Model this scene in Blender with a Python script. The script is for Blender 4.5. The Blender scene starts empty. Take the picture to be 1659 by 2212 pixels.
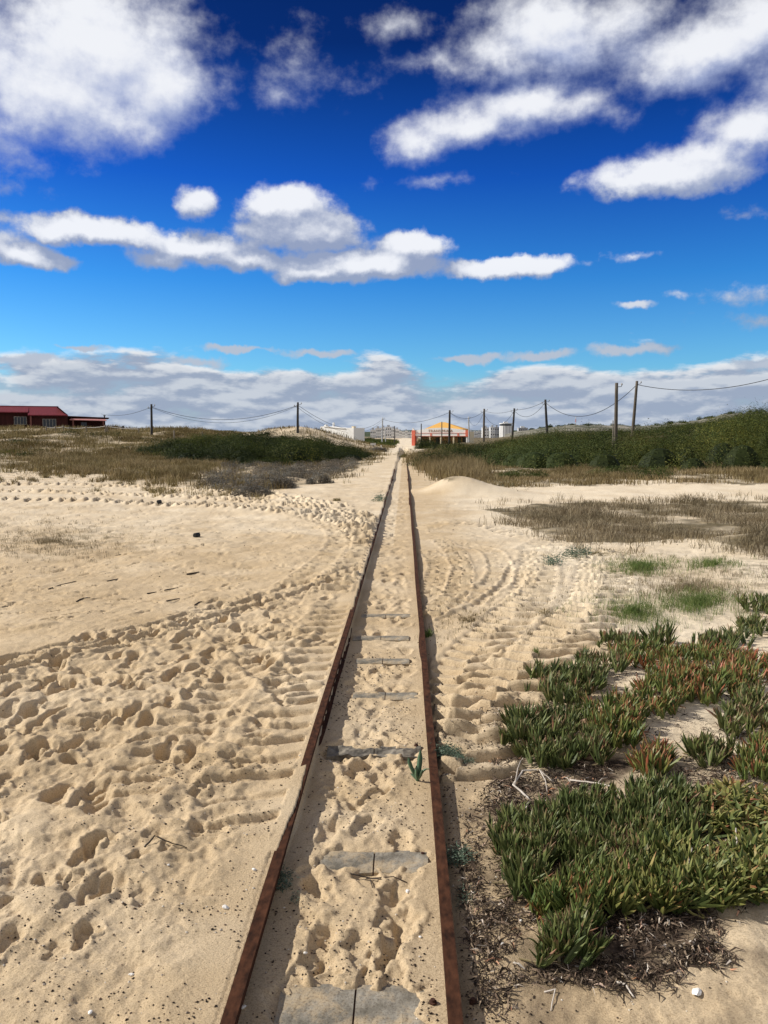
import bpy, bmesh, math, random
import numpy as np
from mathutils import Vector, Matrix

random.seed(7)
RNG = np.random.default_rng(11)
PI = math.pi
scene = bpy.context.scene
COL = scene.collection

# ------------------------------------------------------------------ camera
FPX, CX, CY = 1789.6, 829.5, 1106.0          # focal length and centre of a 1659 x 2212 frame
CAM = np.array([0.18, 0.0, 1.74])
PITCH = math.atan((CY - 943.0) / FPX)
YAW = math.atan((874.0 - CX) / FPX)
_F = np.array([-math.sin(YAW) * math.cos(PITCH), math.cos(YAW) * math.cos(PITCH), -math.sin(PITCH)])
_R = np.array([math.cos(YAW), math.sin(YAW), 0.0])
_U = np.cross(_R, _F)
cd = bpy.data.cameras.new('camera')
cam = bpy.data.objects.new('camera', cd)
COL.objects.link(cam)
cam.matrix_world = Matrix(((_R[0], _U[0], -_F[0], CAM[0]), (_R[1], _U[1], -_F[1], CAM[1]),
                           (_R[2], _U[2], -_F[2], CAM[2]), (0, 0, 0, 1)))
cd.sensor_fit = 'VERTICAL'
cd.sensor_height = 24.0
cd.lens = 24.0 * FPX / 2212.0
cd.clip_start = 0.05
cd.clip_end = 30000
scene.camera = cam


def ray(px, py):
    d = _F + (px - CX) / FPX * _R - (py - CY) / FPX * _U
    return d / d[1]                            # per metre of y


def at(px, py, dist):
    """world point at distance dist (metres along y) seen in that direction"""
    return CAM + ray(px, py) * dist


def project(x, y, z):
    vx, vy, vz = x - CAM[0], y - CAM[1], z - CAM[2]
    w = np.maximum(vx * _F[0] + vy * _F[1] + vz * _F[2], 0.05)
    px = CX + FPX * (vx * _R[0] + vy * _R[1] + vz * _R[2]) / w
    py = CY - FPX * (vx * _U[0] + vy * _U[1] + vz * _U[2]) / w
    return px, py


def inpoly(px, py, poly):
    inside = np.zeros(px.shape, bool)
    n = len(poly)
    for i in range(n):
        x1, y1 = poly[i]
        x2, y2 = poly[(i + 1) % n]
        c = (y1 > py) != (y2 > py)
        with np.errstate(divide='ignore', invalid='ignore'):
            xi = (x2 - x1) * (py - y1) / (y2 - y1 + 1e-9) + x1
        inside ^= c & (px < xi)
    return inside


# ------------------------------------------------------------------ noise
_P = np.random.default_rng(3).permutation(512)
_P = np.concatenate([_P, _P])
_G = np.stack([np.cos(np.arange(512) * 2.399963), np.sin(np.arange(512) * 2.399963)], 1)


def perlin(x, y):
    xi = np.floor(x).astype(np.int64)
    yi = np.floor(y).astype(np.int64)
    fx = x - xi
    fy = y - yi
    u = fx * fx * fx * (fx * (fx * 6 - 15) + 10)
    v = fy * fy * fy * (fy * (fy * 6 - 15) + 10)
    xi &= 511
    yi &= 511

    def g(a, b, dx, dy):
        h = _P[_P[(xi + a) & 511] + ((yi + b) & 511)]
        return _G[h, 0] * dx + _G[h, 1] * dy
    n0 = g(0, 0, fx, fy) * (1 - u) + g(1, 0, fx - 1, fy) * u
    n1 = g(0, 1, fx, fy - 1) * (1 - u) + g(1, 1, fx - 1, fy - 1) * u
    return (n0 * (1 - v) + n1 * v) * 1.5


def fbm(x, y, o=4, g=0.5):
    s = 0.0
    a = 1.0
    for i in range(o):
        s = s + a * perlin(x + 17.3 * i, y - 9.1 * i)
        x = x * 2.03
        y = y * 2.03
        a *= g
    return s


def sstep(a, b, v):
    t = np.clip((v - a) / (b - a), 0, 1)
    return t * t * (3 - 2 * t)


# ------------------------------------------------------------------ scene helpers
def np_mesh(name, V, F, mat=None, parent=None, attrs=None, smooth=False):
    """V (N,3); F list of index arrays (M,k)"""
    me = bpy.data.meshes.new(name)
    V = np.asarray(V, np.float32)
    me.vertices.add(len(V))
    me.vertices.foreach_set('co', V.ravel())
    if not isinstance(F, (list, tuple)):
        F = [F]
    F = [np.asarray(f, np.int32) for f in F if len(f)]
    idx = np.concatenate([f.ravel() for f in F])
    cnt = np.concatenate([np.full(len(f), f.shape[1], np.int32) for f in F])
    st = np.concatenate([[0], np.cumsum(cnt)[:-1]]).astype(np.int32)
    me.loops.add(len(idx))
    me.loops.foreach_set('vertex_index', idx)
    me.polygons.add(len(cnt))
    me.polygons.foreach_set('loop_start', st)
    me.polygons.foreach_set('loop_total', cnt)
    me.polygons.foreach_set('use_smooth', np.full(len(cnt), bool(smooth)))
    for k, v in (attrs or {}).items():
        v = np.asarray(v, np.float32)
        if v.ndim == 1:
            a = me.attributes.new(k, 'FLOAT', 'POINT')
            a.data.foreach_set('value', v)
        else:
            a = me.attributes.new(k, 'FLOAT_COLOR', 'POINT')
            a.data.foreach_set('color', v.ravel())
    me.update()
    me.validate()
    o = bpy.data.objects.new(name, me)
    COL.objects.link(o)
    if mat:
        me.materials.append(mat)
    if parent is not None:
        o.parent = parent
    return o


def empty(name, loc=(0, 0, 0), rz=0.0):
    o = bpy.data.objects.new(name, None)
    COL.objects.link(o)
    o.location = loc
    o.rotation_euler = (0, 0, rz)
    return o


def tag(o, label, cat, group=None):
    o['label'] = label
    o['category'] = cat
    if group:
        o['group'] = group
    return o


def kind(o, k, label=None, cat=None):
    o['kind'] = k
    if label:
        o['label'] = label
    if cat:
        o['category'] = cat
    return o


class MB:
    """collects boxes, prisms and tubes and links them as one mesh"""

    def __init__(self):
        self.V = []
        self.F = {}
        self.n = 0

    def add(self, verts, faces):
        for f in faces:
            self.F.setdefault(len(f), []).append([i + self.n for i in f])
        self.V.extend([tuple(v) for v in verts])
        self.n += len(verts)
        return self

    def box(self, x0, x1, y0, y1, z0, z1):
        v = [(x0, y0, z0), (x1, y0, z0), (x1, y1, z0), (x0, y1, z0), (x0, y0, z1), (x1, y0, z1), (x1, y1, z1), (x0, y1, z1)]
        return self.add(v, [(0, 3, 2, 1), (4, 5, 6, 7), (0, 1, 5, 4), (1, 2, 6, 5), (2, 3, 7, 6), (3, 0, 4, 7)])

    def prism(self, poly, y0, y1):
        """polygon in x,z pulled from y0 to y1"""
        n = len(poly)
        v = [(x, y0, z) for x, z in poly] + [(x, y1, z) for x, z in poly]
        f = [tuple(range(n)), tuple(range(2 * n - 1, n - 1, -1))]
        f += [(i, i + n, (i + 1) % n + n, (i + 1) % n) for i in range(n)]
        return self.add(v, f)

    def tube(self, pts, rad, seg=7):
        pts = [np.asarray(p, float) for p in pts]
        if not hasattr(rad, '__len__'):
            rad = [rad] * len(pts)
        rings = []
        ref = None
        for i, p in enumerate(pts):
            t = pts[min(i + 1, len(pts) - 1)] - pts[max(i - 1, 0)]
            t = t / (np.linalg.norm(t) + 1e-12)
            if ref is None:
                ref = np.array([1, 0, 0]) if abs(t[0]) < .8 else np.array([0, 0, 1])
            a = np.cross(t, ref)
            a /= np.linalg.norm(a) + 1e-12
            b = np.cross(t, a)
            ref = -np.cross(t, a) if False else ref
            rings.append([p + rad[i] * (math.cos(2 * PI * k / seg) * a + math.sin(2 * PI * k / seg) * b) for k in range(seg)])
        v = [q for r in rings for q in r]
        f = []
        for i in range(len(pts) - 1):
            for k in range(seg):
                f.append((i * seg + k, i * seg + (k + 1) % seg, (i + 1) * seg + (k + 1) % seg, (i + 1) * seg + k))
        f.append(tuple(range(seg - 1, -1, -1)))
        f.append(tuple((len(pts) - 1) * seg + k for k in range(seg)))
        return self.add(v, f)

    def build(self, name, mat, parent=None, smooth=False):
        return np_mesh(name, self.V, [np.array(f) for f in self.F.values()], mat, parent, smooth=smooth)


# ------------------------------------------------------------------ materials
def new_mat(name, rough=0.9, spec=0.2):
    m = bpy.data.materials.new(name)
    m.use_nodes = True
    b = m.node_tree.nodes['Principled BSDF']
    b.inputs['Roughness'].default_value = rough
    b.inputs['Specular IOR Level'].default_value = spec
    return m, m.node_tree.nodes, m.node_tree.links, b


def ramp(N, stops):
    r = N.new('ShaderNodeValToRGB')
    e = r.color_ramp.elements
    while len(e) < len(stops):
        e.new(0.5)
    for el, (p, c) in zip(e, stops):
        el.position = p
        el.color = (*c, 1)
    return r


def noise(N, L, scale, detail=4, rough=0.55, coord='Object', stretch=None):
    tc = N.new('ShaderNodeTexCoord')
    n = N.new('ShaderNodeTexNoise')
    n.inputs['Scale'].default_value = scale
    n.inputs['Detail'].default_value = detail
    n.inputs['Roughness'].default_value = rough
    if stretch:
        mp = N.new('ShaderNodeMapping')
        mp.inputs['Scale'].default_value = stretch
        L.new(tc.outputs[coord], mp.inputs[0])
        L.new(mp.outputs[0], n.inputs['Vector'])
    else:
        L.new(tc.outputs[coord], n.inputs['Vector'])
    return n


def mixc(N, L, fac, a, b, mode='MIX'):
    m = N.new('ShaderNodeMix')
    m.data_type = 'RGBA'
    m.blend_type = mode
    for s, v in ((m.inputs[0], fac), (m.inputs[6], a), (m.inputs[7], b)):
        if hasattr(v, 'default_value') or isinstance(v, bpy.types.NodeSocket):
            L.new(v, s)
        elif isinstance(v, (int, float)):
            s.default_value = v
        else:
            s.default_value = (*v, 1)
    return m.outputs[2]


def bump(N, L, b, h, strength=0.4, dist=0.01):
    bp = N.new('ShaderNodeBump')
    bp.inputs['Strength'].default_value = strength
    bp.inputs['Distance'].default_value = dist
    L.new(h, bp.inputs['Height'])
    L.new(bp.outputs[0], b.inputs['Normal'])


def mottled(name, c1, c2, scale=6, rough=0.9, bs=0.3, bd=0.01, spec=0.2, stretch=None, detail=5):
    m, N, L, b = new_mat(name, rough, spec)
    n = noise(N, L, scale, detail, 0.6, stretch=stretch)
    r = ramp(N, [(0.3, c1), (0.7, c2)])
    L.new(n.outputs['Fac'], r.inputs[0])
    L.new(r.outputs[0], b.inputs['Base Color'])
    if bs:
        bump(N, L, b, n.outputs['Fac'], bs, bd)
    return m


def leafy(name, stops, big=None, bigscale=0.5, rough=0.7, transl=0.25, spec=0.15, attr='rnd'):
    """colour by a value carried by each leaf, plus patches of other leaf colour over metres"""
    m, N, L, b = new_mat(name, rough, spec)
    a = N.new('ShaderNodeAttribute')
    a.attribute_name = attr
    r = ramp(N, stops)
    L.new(a.outputs['Fac'], r.inputs[0])
    c = r.outputs[0]
    if big:
        n = noise(N, L, bigscale, 3)
        r2 = ramp(N, [(0.42, (0, 0, 0)), (0.6, (1, 1, 1))])
        L.new(n.outputs['Fac'], r2.inputs[0])
        c = mixc(N, L, r2.outputs[0], c, mixc(N, L, 1.0, c, big, 'MULTIPLY'))
    L.new(c, b.inputs['Base Color'])
    if transl:
        t = N.new('ShaderNodeBsdfTranslucent')
        L.new(c, t.inputs['Color'])
        mx = N.new('ShaderNodeMixShader')
        mx.inputs[0].default_value = transl
        L.new(b.outputs[0], mx.inputs[1])
        L.new(t.outputs[0], mx.inputs[2])
        L.new(mx.outputs[0], N['Material Output'].inputs['Surface'])
    return m


M = {}
M['rust'] = mottled('rust', (0.018, 0.009, 0.006), (0.092, 0.038, 0.020), 22, 0.92, 0.6, 0.004, 0.08, stretch=(1.6, 0.7, 1.6), detail=8)
M['rust_dark'] = mottled('rust_dark', (0.03, 0.015, 0.01), (0.10, 0.045, 0.03), 30, 0.85)
m_, N_c, L_c, b_c = new_mat('sleeper_concrete', 0.95, 0.1)
n_a = noise(N_c, L_c, 9, 8, 0.7)
r_a = ramp(N_c, [(0.3, (0.10, 0.09, 0.07)), (0.5, (0.22, 0.20, 0.165)), (0.7, (0.36, 0.335, 0.285))])
L_c.new(n_a.outputs['Fac'], r_a.inputs[0])
n_b = noise(N_c, L_c, 5, 6, 0.75, stretch=(1, 1, 0.2))
r_b = ramp(N_c, [(0.46, (0, 0, 0)), (0.66, (1, 1, 1))])
L_c.new(n_b.outputs['Fac'], r_b.inputs[0])
c_c = mixc(N_c, L_c, r_b.outputs[0], r_a.outputs[0], (0.45, 0.345, 0.215))
n_d = noise(N_c, L_c, 120, 3, 0.7)
r_d = ramp(N_c, [(0.3, (0.5, 0.47, 0.44)), (0.5, (1, 1, 1))])
L_c.new(n_d.outputs['Fac'], r_d.inputs[0])
L_c.new(mixc(N_c, L_c, 1.0, c_c, r_d.outputs[0], 'MULTIPLY'), b_c.inputs['Base Color'])
bump(N_c, L_c, b_c, n_d.outputs['Fac'], 0.5, 0.004)
M['concrete'] = m_
M['tar_wood'] = mottled('tar_wood', (0.022, 0.02, 0.018), (0.26, 0.23, 0.185), 16, 0.85, 0.6, 0.01)
M['pole_wood'] = mottled('pole_wood', (0.05, 0.042, 0.034), (0.17, 0.145, 0.115), 5, 0.9, 0.5, 0.02, stretch=(8, 8, 0.6))
M['pole_dark'] = mottled('pole_dark', (0.025, 0.024, 0.026), (0.07, 0.064, 0.06), 5, 0.9, 0.5, 0.02, stretch=(8, 8, 0.6))
M['post_wood'] = mottled('post_wood', (0.12, 0.10, 0.08), (0.30, 0.26, 0.21), 5, 0.9, 0.4, 0.02, stretch=(8, 8, 0.8))
M['pole_metal'] = mottled('pole_metal', (0.35, 0.36, 0.37), (0.5, 0.51, 0.52), 4, 0.5, 0.0)
M['cable'] = mottled('cable_rubber', (0.012, 0.012, 0.013), (0.03, 0.03, 0.03), 3, 0.6, 0)
M['porcelain'] = mottled('porcelain', (0.25, 0.22, 0.2), (0.4, 0.38, 0.35), 8, 0.35, 0)
M['roof_red'] = mottled('roof_red', (0.12, 0.016, 0.022), (0.19, 0.028, 0.038), 1.5, 0.6, 0.3, 0.02, stretch=(14, .4, .4))
M['roof_pink'] = mottled('roof_pink', (0.40, 0.17, 0.16), (0.5, 0.24, 0.22), 1.5, 0.7, 0.3, 0.02, stretch=(14, .4, .4))
M['wood_red'] = mottled('wood_red', (0.035, 0.010, 0.009), (0.075, 0.021, 0.018), 1.2, 0.85, 0.4, 0.02, stretch=(10, 10, .3))
M['wood_trim'] = mottled('wood_trim', (0.16, 0.06, 0.05), (0.26, 0.11, 0.09), 2, 0.8, 0.2)
M['white_wood'] = mottled('white_wood', (0.55, 0.53, 0.5), (0.75, 0.73, 0.7), 4, 0.7, 0.2)
M['dark_glass'] = mottled('dark_glass', (0.012, 0.014, 0.016), (0.03, 0.033, 0.036), 2, 0.12, 0, spec=0.5)
M['whitewash'] = mottled('whitewash', (0.80, 0.79, 0.76), (0.88, 0.87, 0.84), 0.7, 0.9, 0.15)
M['town_white'] = mottled('town_white', (0.66, 0.66, 0.66), (0.8, 0.8, 0.79), 0.05, 0.9, 0)
M['town_grey'] = mottled('town_grey', (0.36, 0.37, 0.39), (0.5, 0.5, 0.5), 0.05, 0.9, 0)
M['tile_red'] = mottled('tile_red', (0.30, 0.10, 0.06), (0.42, 0.16, 0.10), 0.6, 0.9, 0)
M['tile_orange'] = mottled('tile_orange', (0.56, 0.30, 0.07), (0.72, 0.43, 0.13), 3, 0.85, 0.4, 0.03, stretch=(6, 1, 1))
M['salmon'] = mottled('salmon_paint', (0.62, 0.13, 0.085), (0.75, 0.2, 0.13), 1.5, 0.8, 0.1)
M['cream'] = mottled('cream_paint', (0.72, 0.60, 0.40), (0.82, 0.71, 0.5), 1.5, 0.85, 0.1)
M['orange_brown'] = mottled('orange_brown', (0.42, 0.25, 0.12), (0.55, 0.34, 0.17), 1.5, 0.85, 0.1)
M['letter'] = mottled('letter_paint', (0.36, 0.20, 0.13), (0.45, 0.27, 0.18), 4, 0.7, 0)
M['shell'] = mottled('shell', (0.68, 0.65, 0.6), (0.85, 0.83, 0.79), 60, 0.6, 0.3, 0.002)
M['dead_wood'] = mottled('dead_wood', (0.36, 0.31, 0.26), (0.62, 0.57, 0.51), 20, 0.9, 0.5, 0.003, stretch=(1, 1, 3))
M['dark_stick'] = mottled('dark_stick', (0.025, 0.02, 0.016), (0.08, 0.06, 0.045), 20, 0.9, 0.5, 0.003)
M['rock'] = mottled('rock', (0.26, 0.16, 0.10), (0.42, 0.29, 0.19), 18, 0.95, 0.6, 0.01)
M['black_plastic'] = mottled('black_plastic', (0.012, 0.012, 0.013), (0.03, 0.03, 0.03), 10, 0.5, 0.1)
M['ice_dark'] = leafy('ice_dark', [(0.0, (0.055, 0.078, 0.024)), (0.35, (0.105, 0.132, 0.040)), (0.6, (0.165, 0.18, 0.06)), (0.8, (0.19, 0.15, 0.075)), (1.0, (0.26, 0.12, 0.075))], rough=0.5, transl=0.08, spec=0.3)
M['ice_red'] = leafy('ice_red', [(0.0, (0.07, 0.11, 0.028)), (0.35, (0.14, 0.175, 0.045)), (0.6, (0.2, 0.175, 0.055)), (0.8, (0.28, 0.12, 0.055)), (1.0, (0.42, 0.13, 0.07))], rough=0.5, transl=0.10, spec=0.3)
M['ice_strap'] = leafy('ice_strap', [(0.0, (0.06, 0.09, 0.025)), (0.4, (0.13, 0.155, 0.04)), (0.75, (0.24, 0.23, 0.07)), (0.92, (0.32, 0.24, 0.09)), (1.0, (0.30, 0.12, 0.06))], rough=0.55, transl=0.12, spec=0.3)
M['ice_stem'] = mottled('ice_stem', (0.22, 0.09, 0.06), (0.42, 0.27, 0.2), 30, 0.85, 0.3, 0.003)
M['litter'] = leafy('litter', [(0.0, (0.018, 0.013, 0.010)), (0.5, (0.06, 0.042, 0.03)), (0.75, (0.15, 0.105, 0.075)), (0.9, (0.36, 0.28, 0.2)), (0.95, (0.55, 0.5, 0.44)), (1.0, (0.42, 0.17, 0.07))], rough=0.9, transl=0)
M['scrub_dark'] = leafy('scrub_dark', [(0, (0.012, 0.020, 0.007)), (0.5, (0.032, 0.048, 0.014)), (0.85, (0.066, 0.088, 0.025)), (1, (0.12, 0.13, 0.045))], big=(1.7, 1.45, 0.95), bigscale=0.3)
M['scrub_olive'] = leafy('scrub_olive', [(0, (0.06, 0.058, 0.022)), (0.5, (0.105, 0.10, 0.036)), (0.85, (0.145, 0.135, 0.052)), (1, (0.18, 0.16, 0.075))], big=(1.2, 1.0, 0.75), bigscale=0.3)
M['window_wood'] = mottled('window_wood', (0.16, 0.14, 0.12), (0.34, 0.31, 0.28), 4, 0.8, 0.2)
M['thicket'] = leafy('thicket', [(0, (0.012, 0.020, 0.006)), (0.5, (0.026, 0.040, 0.011)), (0.85, (0.05, 0.07, 0.018)), (1, (0.09, 0.10, 0.03))], big=(1.6, 1.4, 0.9), bigscale=0.3)
M['scrub_green'] = leafy('scrub_green', [(0, (0.032, 0.048, 0.014)), (0.5, (0.062, 0.088, 0.025)), (0.85, (0.09, 0.118, 0.036)), (1, (0.125, 0.14, 0.055))], big=(1.5, 1.2, 0.75), bigscale=0.22)
M['scrub_grey'] = leafy('scrub_grey', [(0, (0.07, 0.065, 0.055)), (0.5, (0.15, 0.145, 0.13)), (0.85, (0.23, 0.23, 0.205)), (1, (0.3, 0.27, 0.22))], big=(1.1, 0.95, 0.8), bigscale=0.6)
M['grass_dry'] = leafy('grass_dry', [(0, (0.12, 0.088, 0.045)), (0.5, (0.26, 0.195, 0.10)), (0.8, (0.36, 0.28, 0.15)), (1, (0.46, 0.38, 0.22))], big=(0.62, 0.62, 0.52), bigscale=0.3, transl=0.3)
M['grass_olive'] = leafy('grass_olive', [(0, (0.09, 0.075, 0.03)), (0.5, (0.2, 0.16, 0.07)), (0.8, (0.3, 0.235, 0.115)), (1, (0.4, 0.32, 0.17))], big=(0.55, 0.5, 0.42), bigscale=0.2, transl=0.3)
M['grass_brown'] = leafy('grass_brown', [(0, (0.13, 0.10, 0.062)), (0.5, (0.27, 0.215, 0.135)), (0.8, (0.38, 0.31, 0.20)), (1, (0.48, 0.41, 0.28))], big=(0.7, 0.7, 0.66), bigscale=0.5, transl=0.3)
M['grass_green'] = leafy('grass_green', [(0, (0.06, 0.10, 0.025)), (0.6, (0.13, 0.20, 0.05)), (1, (0.3, 0.3, 0.13))], transl=0.3)
M['herb_blue'] = leafy('herb_blue', [(0, (0.055, 0.09, 0.06)), (0.6, (0.12, 0.17, 0.12)), (1, (0.24, 0.28, 0.21))], transl=0.15)
M['lily_leaf'] = leafy('lily_leaf', [(0, (0.05, 0.105, 0.06)), (0.6, (0.10, 0.17, 0.10)), (1, (0.15, 0.22, 0.13))], transl=0.12, rough=0.5, spec=0.3)
M['hill_green'] = mottled('hill_green', (0.022, 0.034, 0.014), (0.07, 0.085, 0.035), 0.03, 0.95, 0.0)
M['hill_rock'] = mottled('hill_rock', (0.05, 0.06, 0.028), (0.30, 0.27, 0.22), 0.07, 0.95, 0.0)

# ------------------------------------------------------------------ ground relief
RAIL_TOP = 0.082
RX = 0.32


def gauss(x, y, cx, cy, sx, sy, rot=0.0):
    c, s = math.cos(rot), math.sin(rot)
    u = ((x - cx) * c + (y - cy) * s) / sx
    v = (-(x - cx) * s + (y - cy) * c) / sy
    return np.exp(-0.5 * (u * u + v * v))


def edge_x(y):
    """where the sand heaped against the left rail ends: over the rail head or beside it"""
    n = perlin(y * 1.1 + 5.3, y * 0 + 2.2) + 0.5 * perlin(y * 4.3, y * 0 + 9.7)
    k = np.interp(y, [2.9, 3.2, 3.6, 4.4, 4.9, 6.2, 7.0, 30], [0, 0.25, 1.0, 1.0, 0.5, 0.45, 0.85, 0.7])
    k = np.clip(k + 0.16 * n * (y > 3.1), 0, 1)
    return -0.3340 + 0.031 * k + k * 0.006 * perlin(y * 13.0, y * 0 + 4.4), k


def base_height(x, y):
    far = sstep(36, 105, y)
    h = 0.0 * x
    # left field climbing to the cabin
    left = sstep(-4, -34, x)
    h = h + left * (2.6 * sstep(38, 112, y))
    # dune ridge behind the thicket
    h = h + 2.15 * gauss(x, y, -10.6, 90, 4.6, 9.0, 0.1) + 0.25 * gauss(x, y, -19, 90, 9, 9)
    h = h + 0.15 * gauss(x, y, -6.2, 92, 3.0, 12.0) + 0.35 * gauss(x, y, -16, 70, 8.5, 8)
    # right hillside
    r = sstep(4.5, 30, x - 0.02 * y)
    h = h + r * 2.1 * sstep(40, 84, y) + 0.7 * gauss(x, y, 24, 64, 9, 12) + 0.7 * gauss(x, y, 34, 64, 8, 12)
    h = h + 0.9 * gauss(x, y, 8.5, 92, 5, 22)
    h = h * (1 - 0.8 * sstep(140, 420, y))
    # small loose heaps
    h = h + 0.46 * gauss(x, y, 1.75, 25.6, 0.62, 0.9) + 0.22 * gauss(x, y, 2.8, 25.2, 0.7, 0.7)
    h = h + 0.22 * gauss(x, y, 6.4, 13.3, 0.9, 0.45) + 0.14 * gauss(x, y, 10.8, 28.5, 3.0, 1.0)
    h = h + 0.16 * gauss(x, y, -4.6, 31.5, 0.9, 0.8)
    h = h + 0.12 * gauss(x, y, 1.05, 108, 3.5, 6)          # sand lying over the end of the line
    h = h + 0.10 * gauss(x, y, 1.5, 3.1, 0.45, 0.8) + 0.08 * gauss(x, y, 1.9, 5.6, 0.8, 0.8)
    # undulation
    am = 0.03 + 0.28 * sstep(25, 90, y) * sstep(1.5, 9, np.abs(x))
    h = h + am * fbm(x * 0.13 + 4, y * 0.13, 3)
    h = h + 0.035 * fbm(x * 0.55, y * 0.55 + 3, 3) * sstep(0.5, 1.5, np.abs(x))
    return h


# rows and columns of the ground sheet
ys = [1.5]
while ys[-1] < 420:
    y = ys[-1]
    ys.append(y + min((0.00092 if y < 3.6 else 0.00058 if y < 5 else 0.0004) * y * y, (0.0048 if y < 17 else 0.0095) * y))
while ys[-1] < 14000:
    ys.append(ys[-1] * 1.12)
ys = np.array([-60., -40, -25, -15, -9, -5, -3, -1.5, -0.5, 0.2, 0.7, 1.1, 1.35] + ys)
ws = np.maximum(ys, 1.5) + 0.8
td = np.arange(-0.56, 0.5601, 0.00165)
out = 0.56 + np.cumsum(0.004 * 1.11 ** np.arange(62))
out = out[out < 14]
ts = np.concatenate([-out[::-1], td, out])
NR, NC = len(ys), len(ts)
X = ws[:, None] * ts[None, :]
Y = np.repeat(ys[:, None], NC, 1)

Z = base_height(X, Y)
# the bed: sand level with the rail top on the left, lower between and right of the rails
ex, cov = edge_x(ys)
cov = cov[:, None]
step = sstep(0.006, -0.006, X - ex[:, None])
lev = (RAIL_TOP - 0.012 + 0.013 * cov * sstep(-0.55, -0.34, X)) * (0.45 + 0.55 * sstep(-7, -1.2, X))
lev = lev * (1 - sstep(40, 90, Y) * 0.5)
Z = Z + step * lev
Z = Z + 0.016 * sstep(0.345, 0.40, X) * sstep(3.0, 0.8, X)
Z_FLAT = Z.copy()

# ---- rough, trampled sand
warp = 0.09 * fbm(X * 3.1, Y * 3.1, 2)
lft = sstep(-0.40, -0.62, X)
LINE = 11.3 + 1.78 * X
zone_rough = lft * sstep(1.9, 3.4, Y - 0.35 * (X + 1.0)) * sstep(0.1, -0.9, Y - LINE)
n1 = fbm((X + warp) * 3.6, (Y + warp) * 3.0, 3)
n2 = fbm(X * 11 + 3, Y * 10, 3)
lump = np.sign(n1) * np.abs(n1) ** 0.8
n3 = fbm(X * 30 + 7, Y * 27, 3)
rdg = 1 - 2 * np.abs(perlin((X + warp) * 6.2 + 11, (Y + warp) * 5.0))
Z = Z + zone_rough * (0.020 * lump + 0.011 * n2 + 0.005 * n3 + 0.012 * rdg)
zone_soft = np.maximum(lft * (1 - zone_rough), sstep(0.36, 0.6, X)) * sstep(40, 12, Y)
Z = Z + zone_soft * (0.010 * n1 + 0.005 * n2 + 0.002 * n3)
mid = (np.abs(X) < 0.285) * 1.0
edgef = sstep(0.285, 0.16, np.abs(X))
Z = Z + edgef * (0.011 * n1 + 0.007 * n2 + 0.0022 * n3) * sstep(60, 10, Y)
Z = Z + lft * (1 - zone_rough) * 0.016 * n1 * sstep(2.9, 1.9, Y)
farrough = sstep(9, 13, Y) * sstep(70, 20, Y) * lft
Z = Z + farrough * 0.018 * fbm(X * 2.2, Y * 1.6, 3)


def window(cx, cy, r):
    i0, i1 = np.searchsorted(ys, [cy - r, cy + r])
    wmin, wmax = max(cy - r, 1.5) + 0.8, max(cy + r, 1.5) + 0.8
    a = min((cx - r) / wmin, (cx - r) / wmax)
    b = max((cx + r) / wmin, (cx + r) / wmax)
    j0, j1 = np.searchsorted(ts, [a, b])
    return slice(i0, i1), slice(j0, j1)


def footprint(cx, cy, ang, ln, wd, depth, rim=0.35, steep=0.25, wob_=0.02):
    sl = window(cx, cy, ln * 1.3)
    x, y = X[sl], Y[sl]
    if x.size == 0:
        return
    wx = wob_ * fbm(x * 16 + cx * 7, y * 16, 2)
    wy = wob_ * fbm(x * 16, y * 16 + cy * 5, 2)
    dx, dy = x - cx + wx, y - cy + wy
    c, s = math.cos(ang), math.sin(ang)
    u = (dx * c + dy * s) / (ln * 0.5)
    uc = np.clip(u, -1, 1)
    v = (-dx * s + dy * c) / (wd * 0.5 * (0.86 + 0.16 * np.sin(3.3 * uc - 0.6) + 0.06 * uc))
    q = np.sqrt(u * u + v * v)
    d = -depth * sstep(1.0 + steep, 1.0 - steep, q) * (1 + 0.25 * u)
    d = d + rim * depth * np.exp(-((q - 1.45) / 0.28) ** 2) * (0.5 + 0.5 * perlin(x * 9 + 1.7, y * 9))
    Z[sl] += d


rr = random.Random(5)
# the trampled strip left of the track
for i in range(420):
    y = rr.uniform(2.3, 10.2)
    x = -0.62 - rr.random() ** 0.8 * (0.25 + 0.62 * y)
    if y > 11.1 + 1.78 * x:
        continue
    if y - 0.35 * (x + 1) < 2.6 and rr.random() < 0.6:
        continue
    footprint(x, y, rr.choice([1.57, 1.57, 1.2, 1.9, 0.4, 2.7]) + rr.uniform(-.4, .4), rr.uniform(.10, .24) * (0.7 if y < 3.6 else 1.0), rr.uniform(.06, .12) * (0.75 if y < 3.6 else 1.0), rr.uniform(.015, .045) * (0.65 if y < 3.6 else 1.0), rr.uniform(0.3, 0.8), rr.uniform(0.08, 0.22))
for lane in range(15):   # lines of steps along the track
    x0 = -0.75 - rr.random() * 3.0
    drift = rr.uniform(-0.35, 0.12)
    y = 2.3 + rr.random()
    side = 1
    dirn = rr.choice([1, -1])
    while y < 10.5:
        x = x0 + drift * (y - 2.5) + side * 0.09
        if y < 11.0 + 1.78 * x + 0.2 and x < -0.55:
            footprint(x, y, (PI / 2 if dirn > 0 else -PI / 2) + rr.uniform(-.25, .25) - drift * .7, rr.uniform(.25, .30), rr.uniform(.095, .115), rr.uniform(.026, .046) * (0.6 if y < 3.5 else 1.0), 0.5, 0.10, 0.006)
        y += rr.uniform(0.5, 0.72)
        side = -side
for i in range(26):      # heaped clods
    y = rr.uniform(2.6, 8)
    x = -0.8 - rr.random() * 0.55 * y
    footprint(x, y, rr.uniform(0, 3), rr.uniform(.18, .34), rr.uniform(.12, .2), -rr.uniform(.02, .04), 0.0, 0.4)
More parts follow.
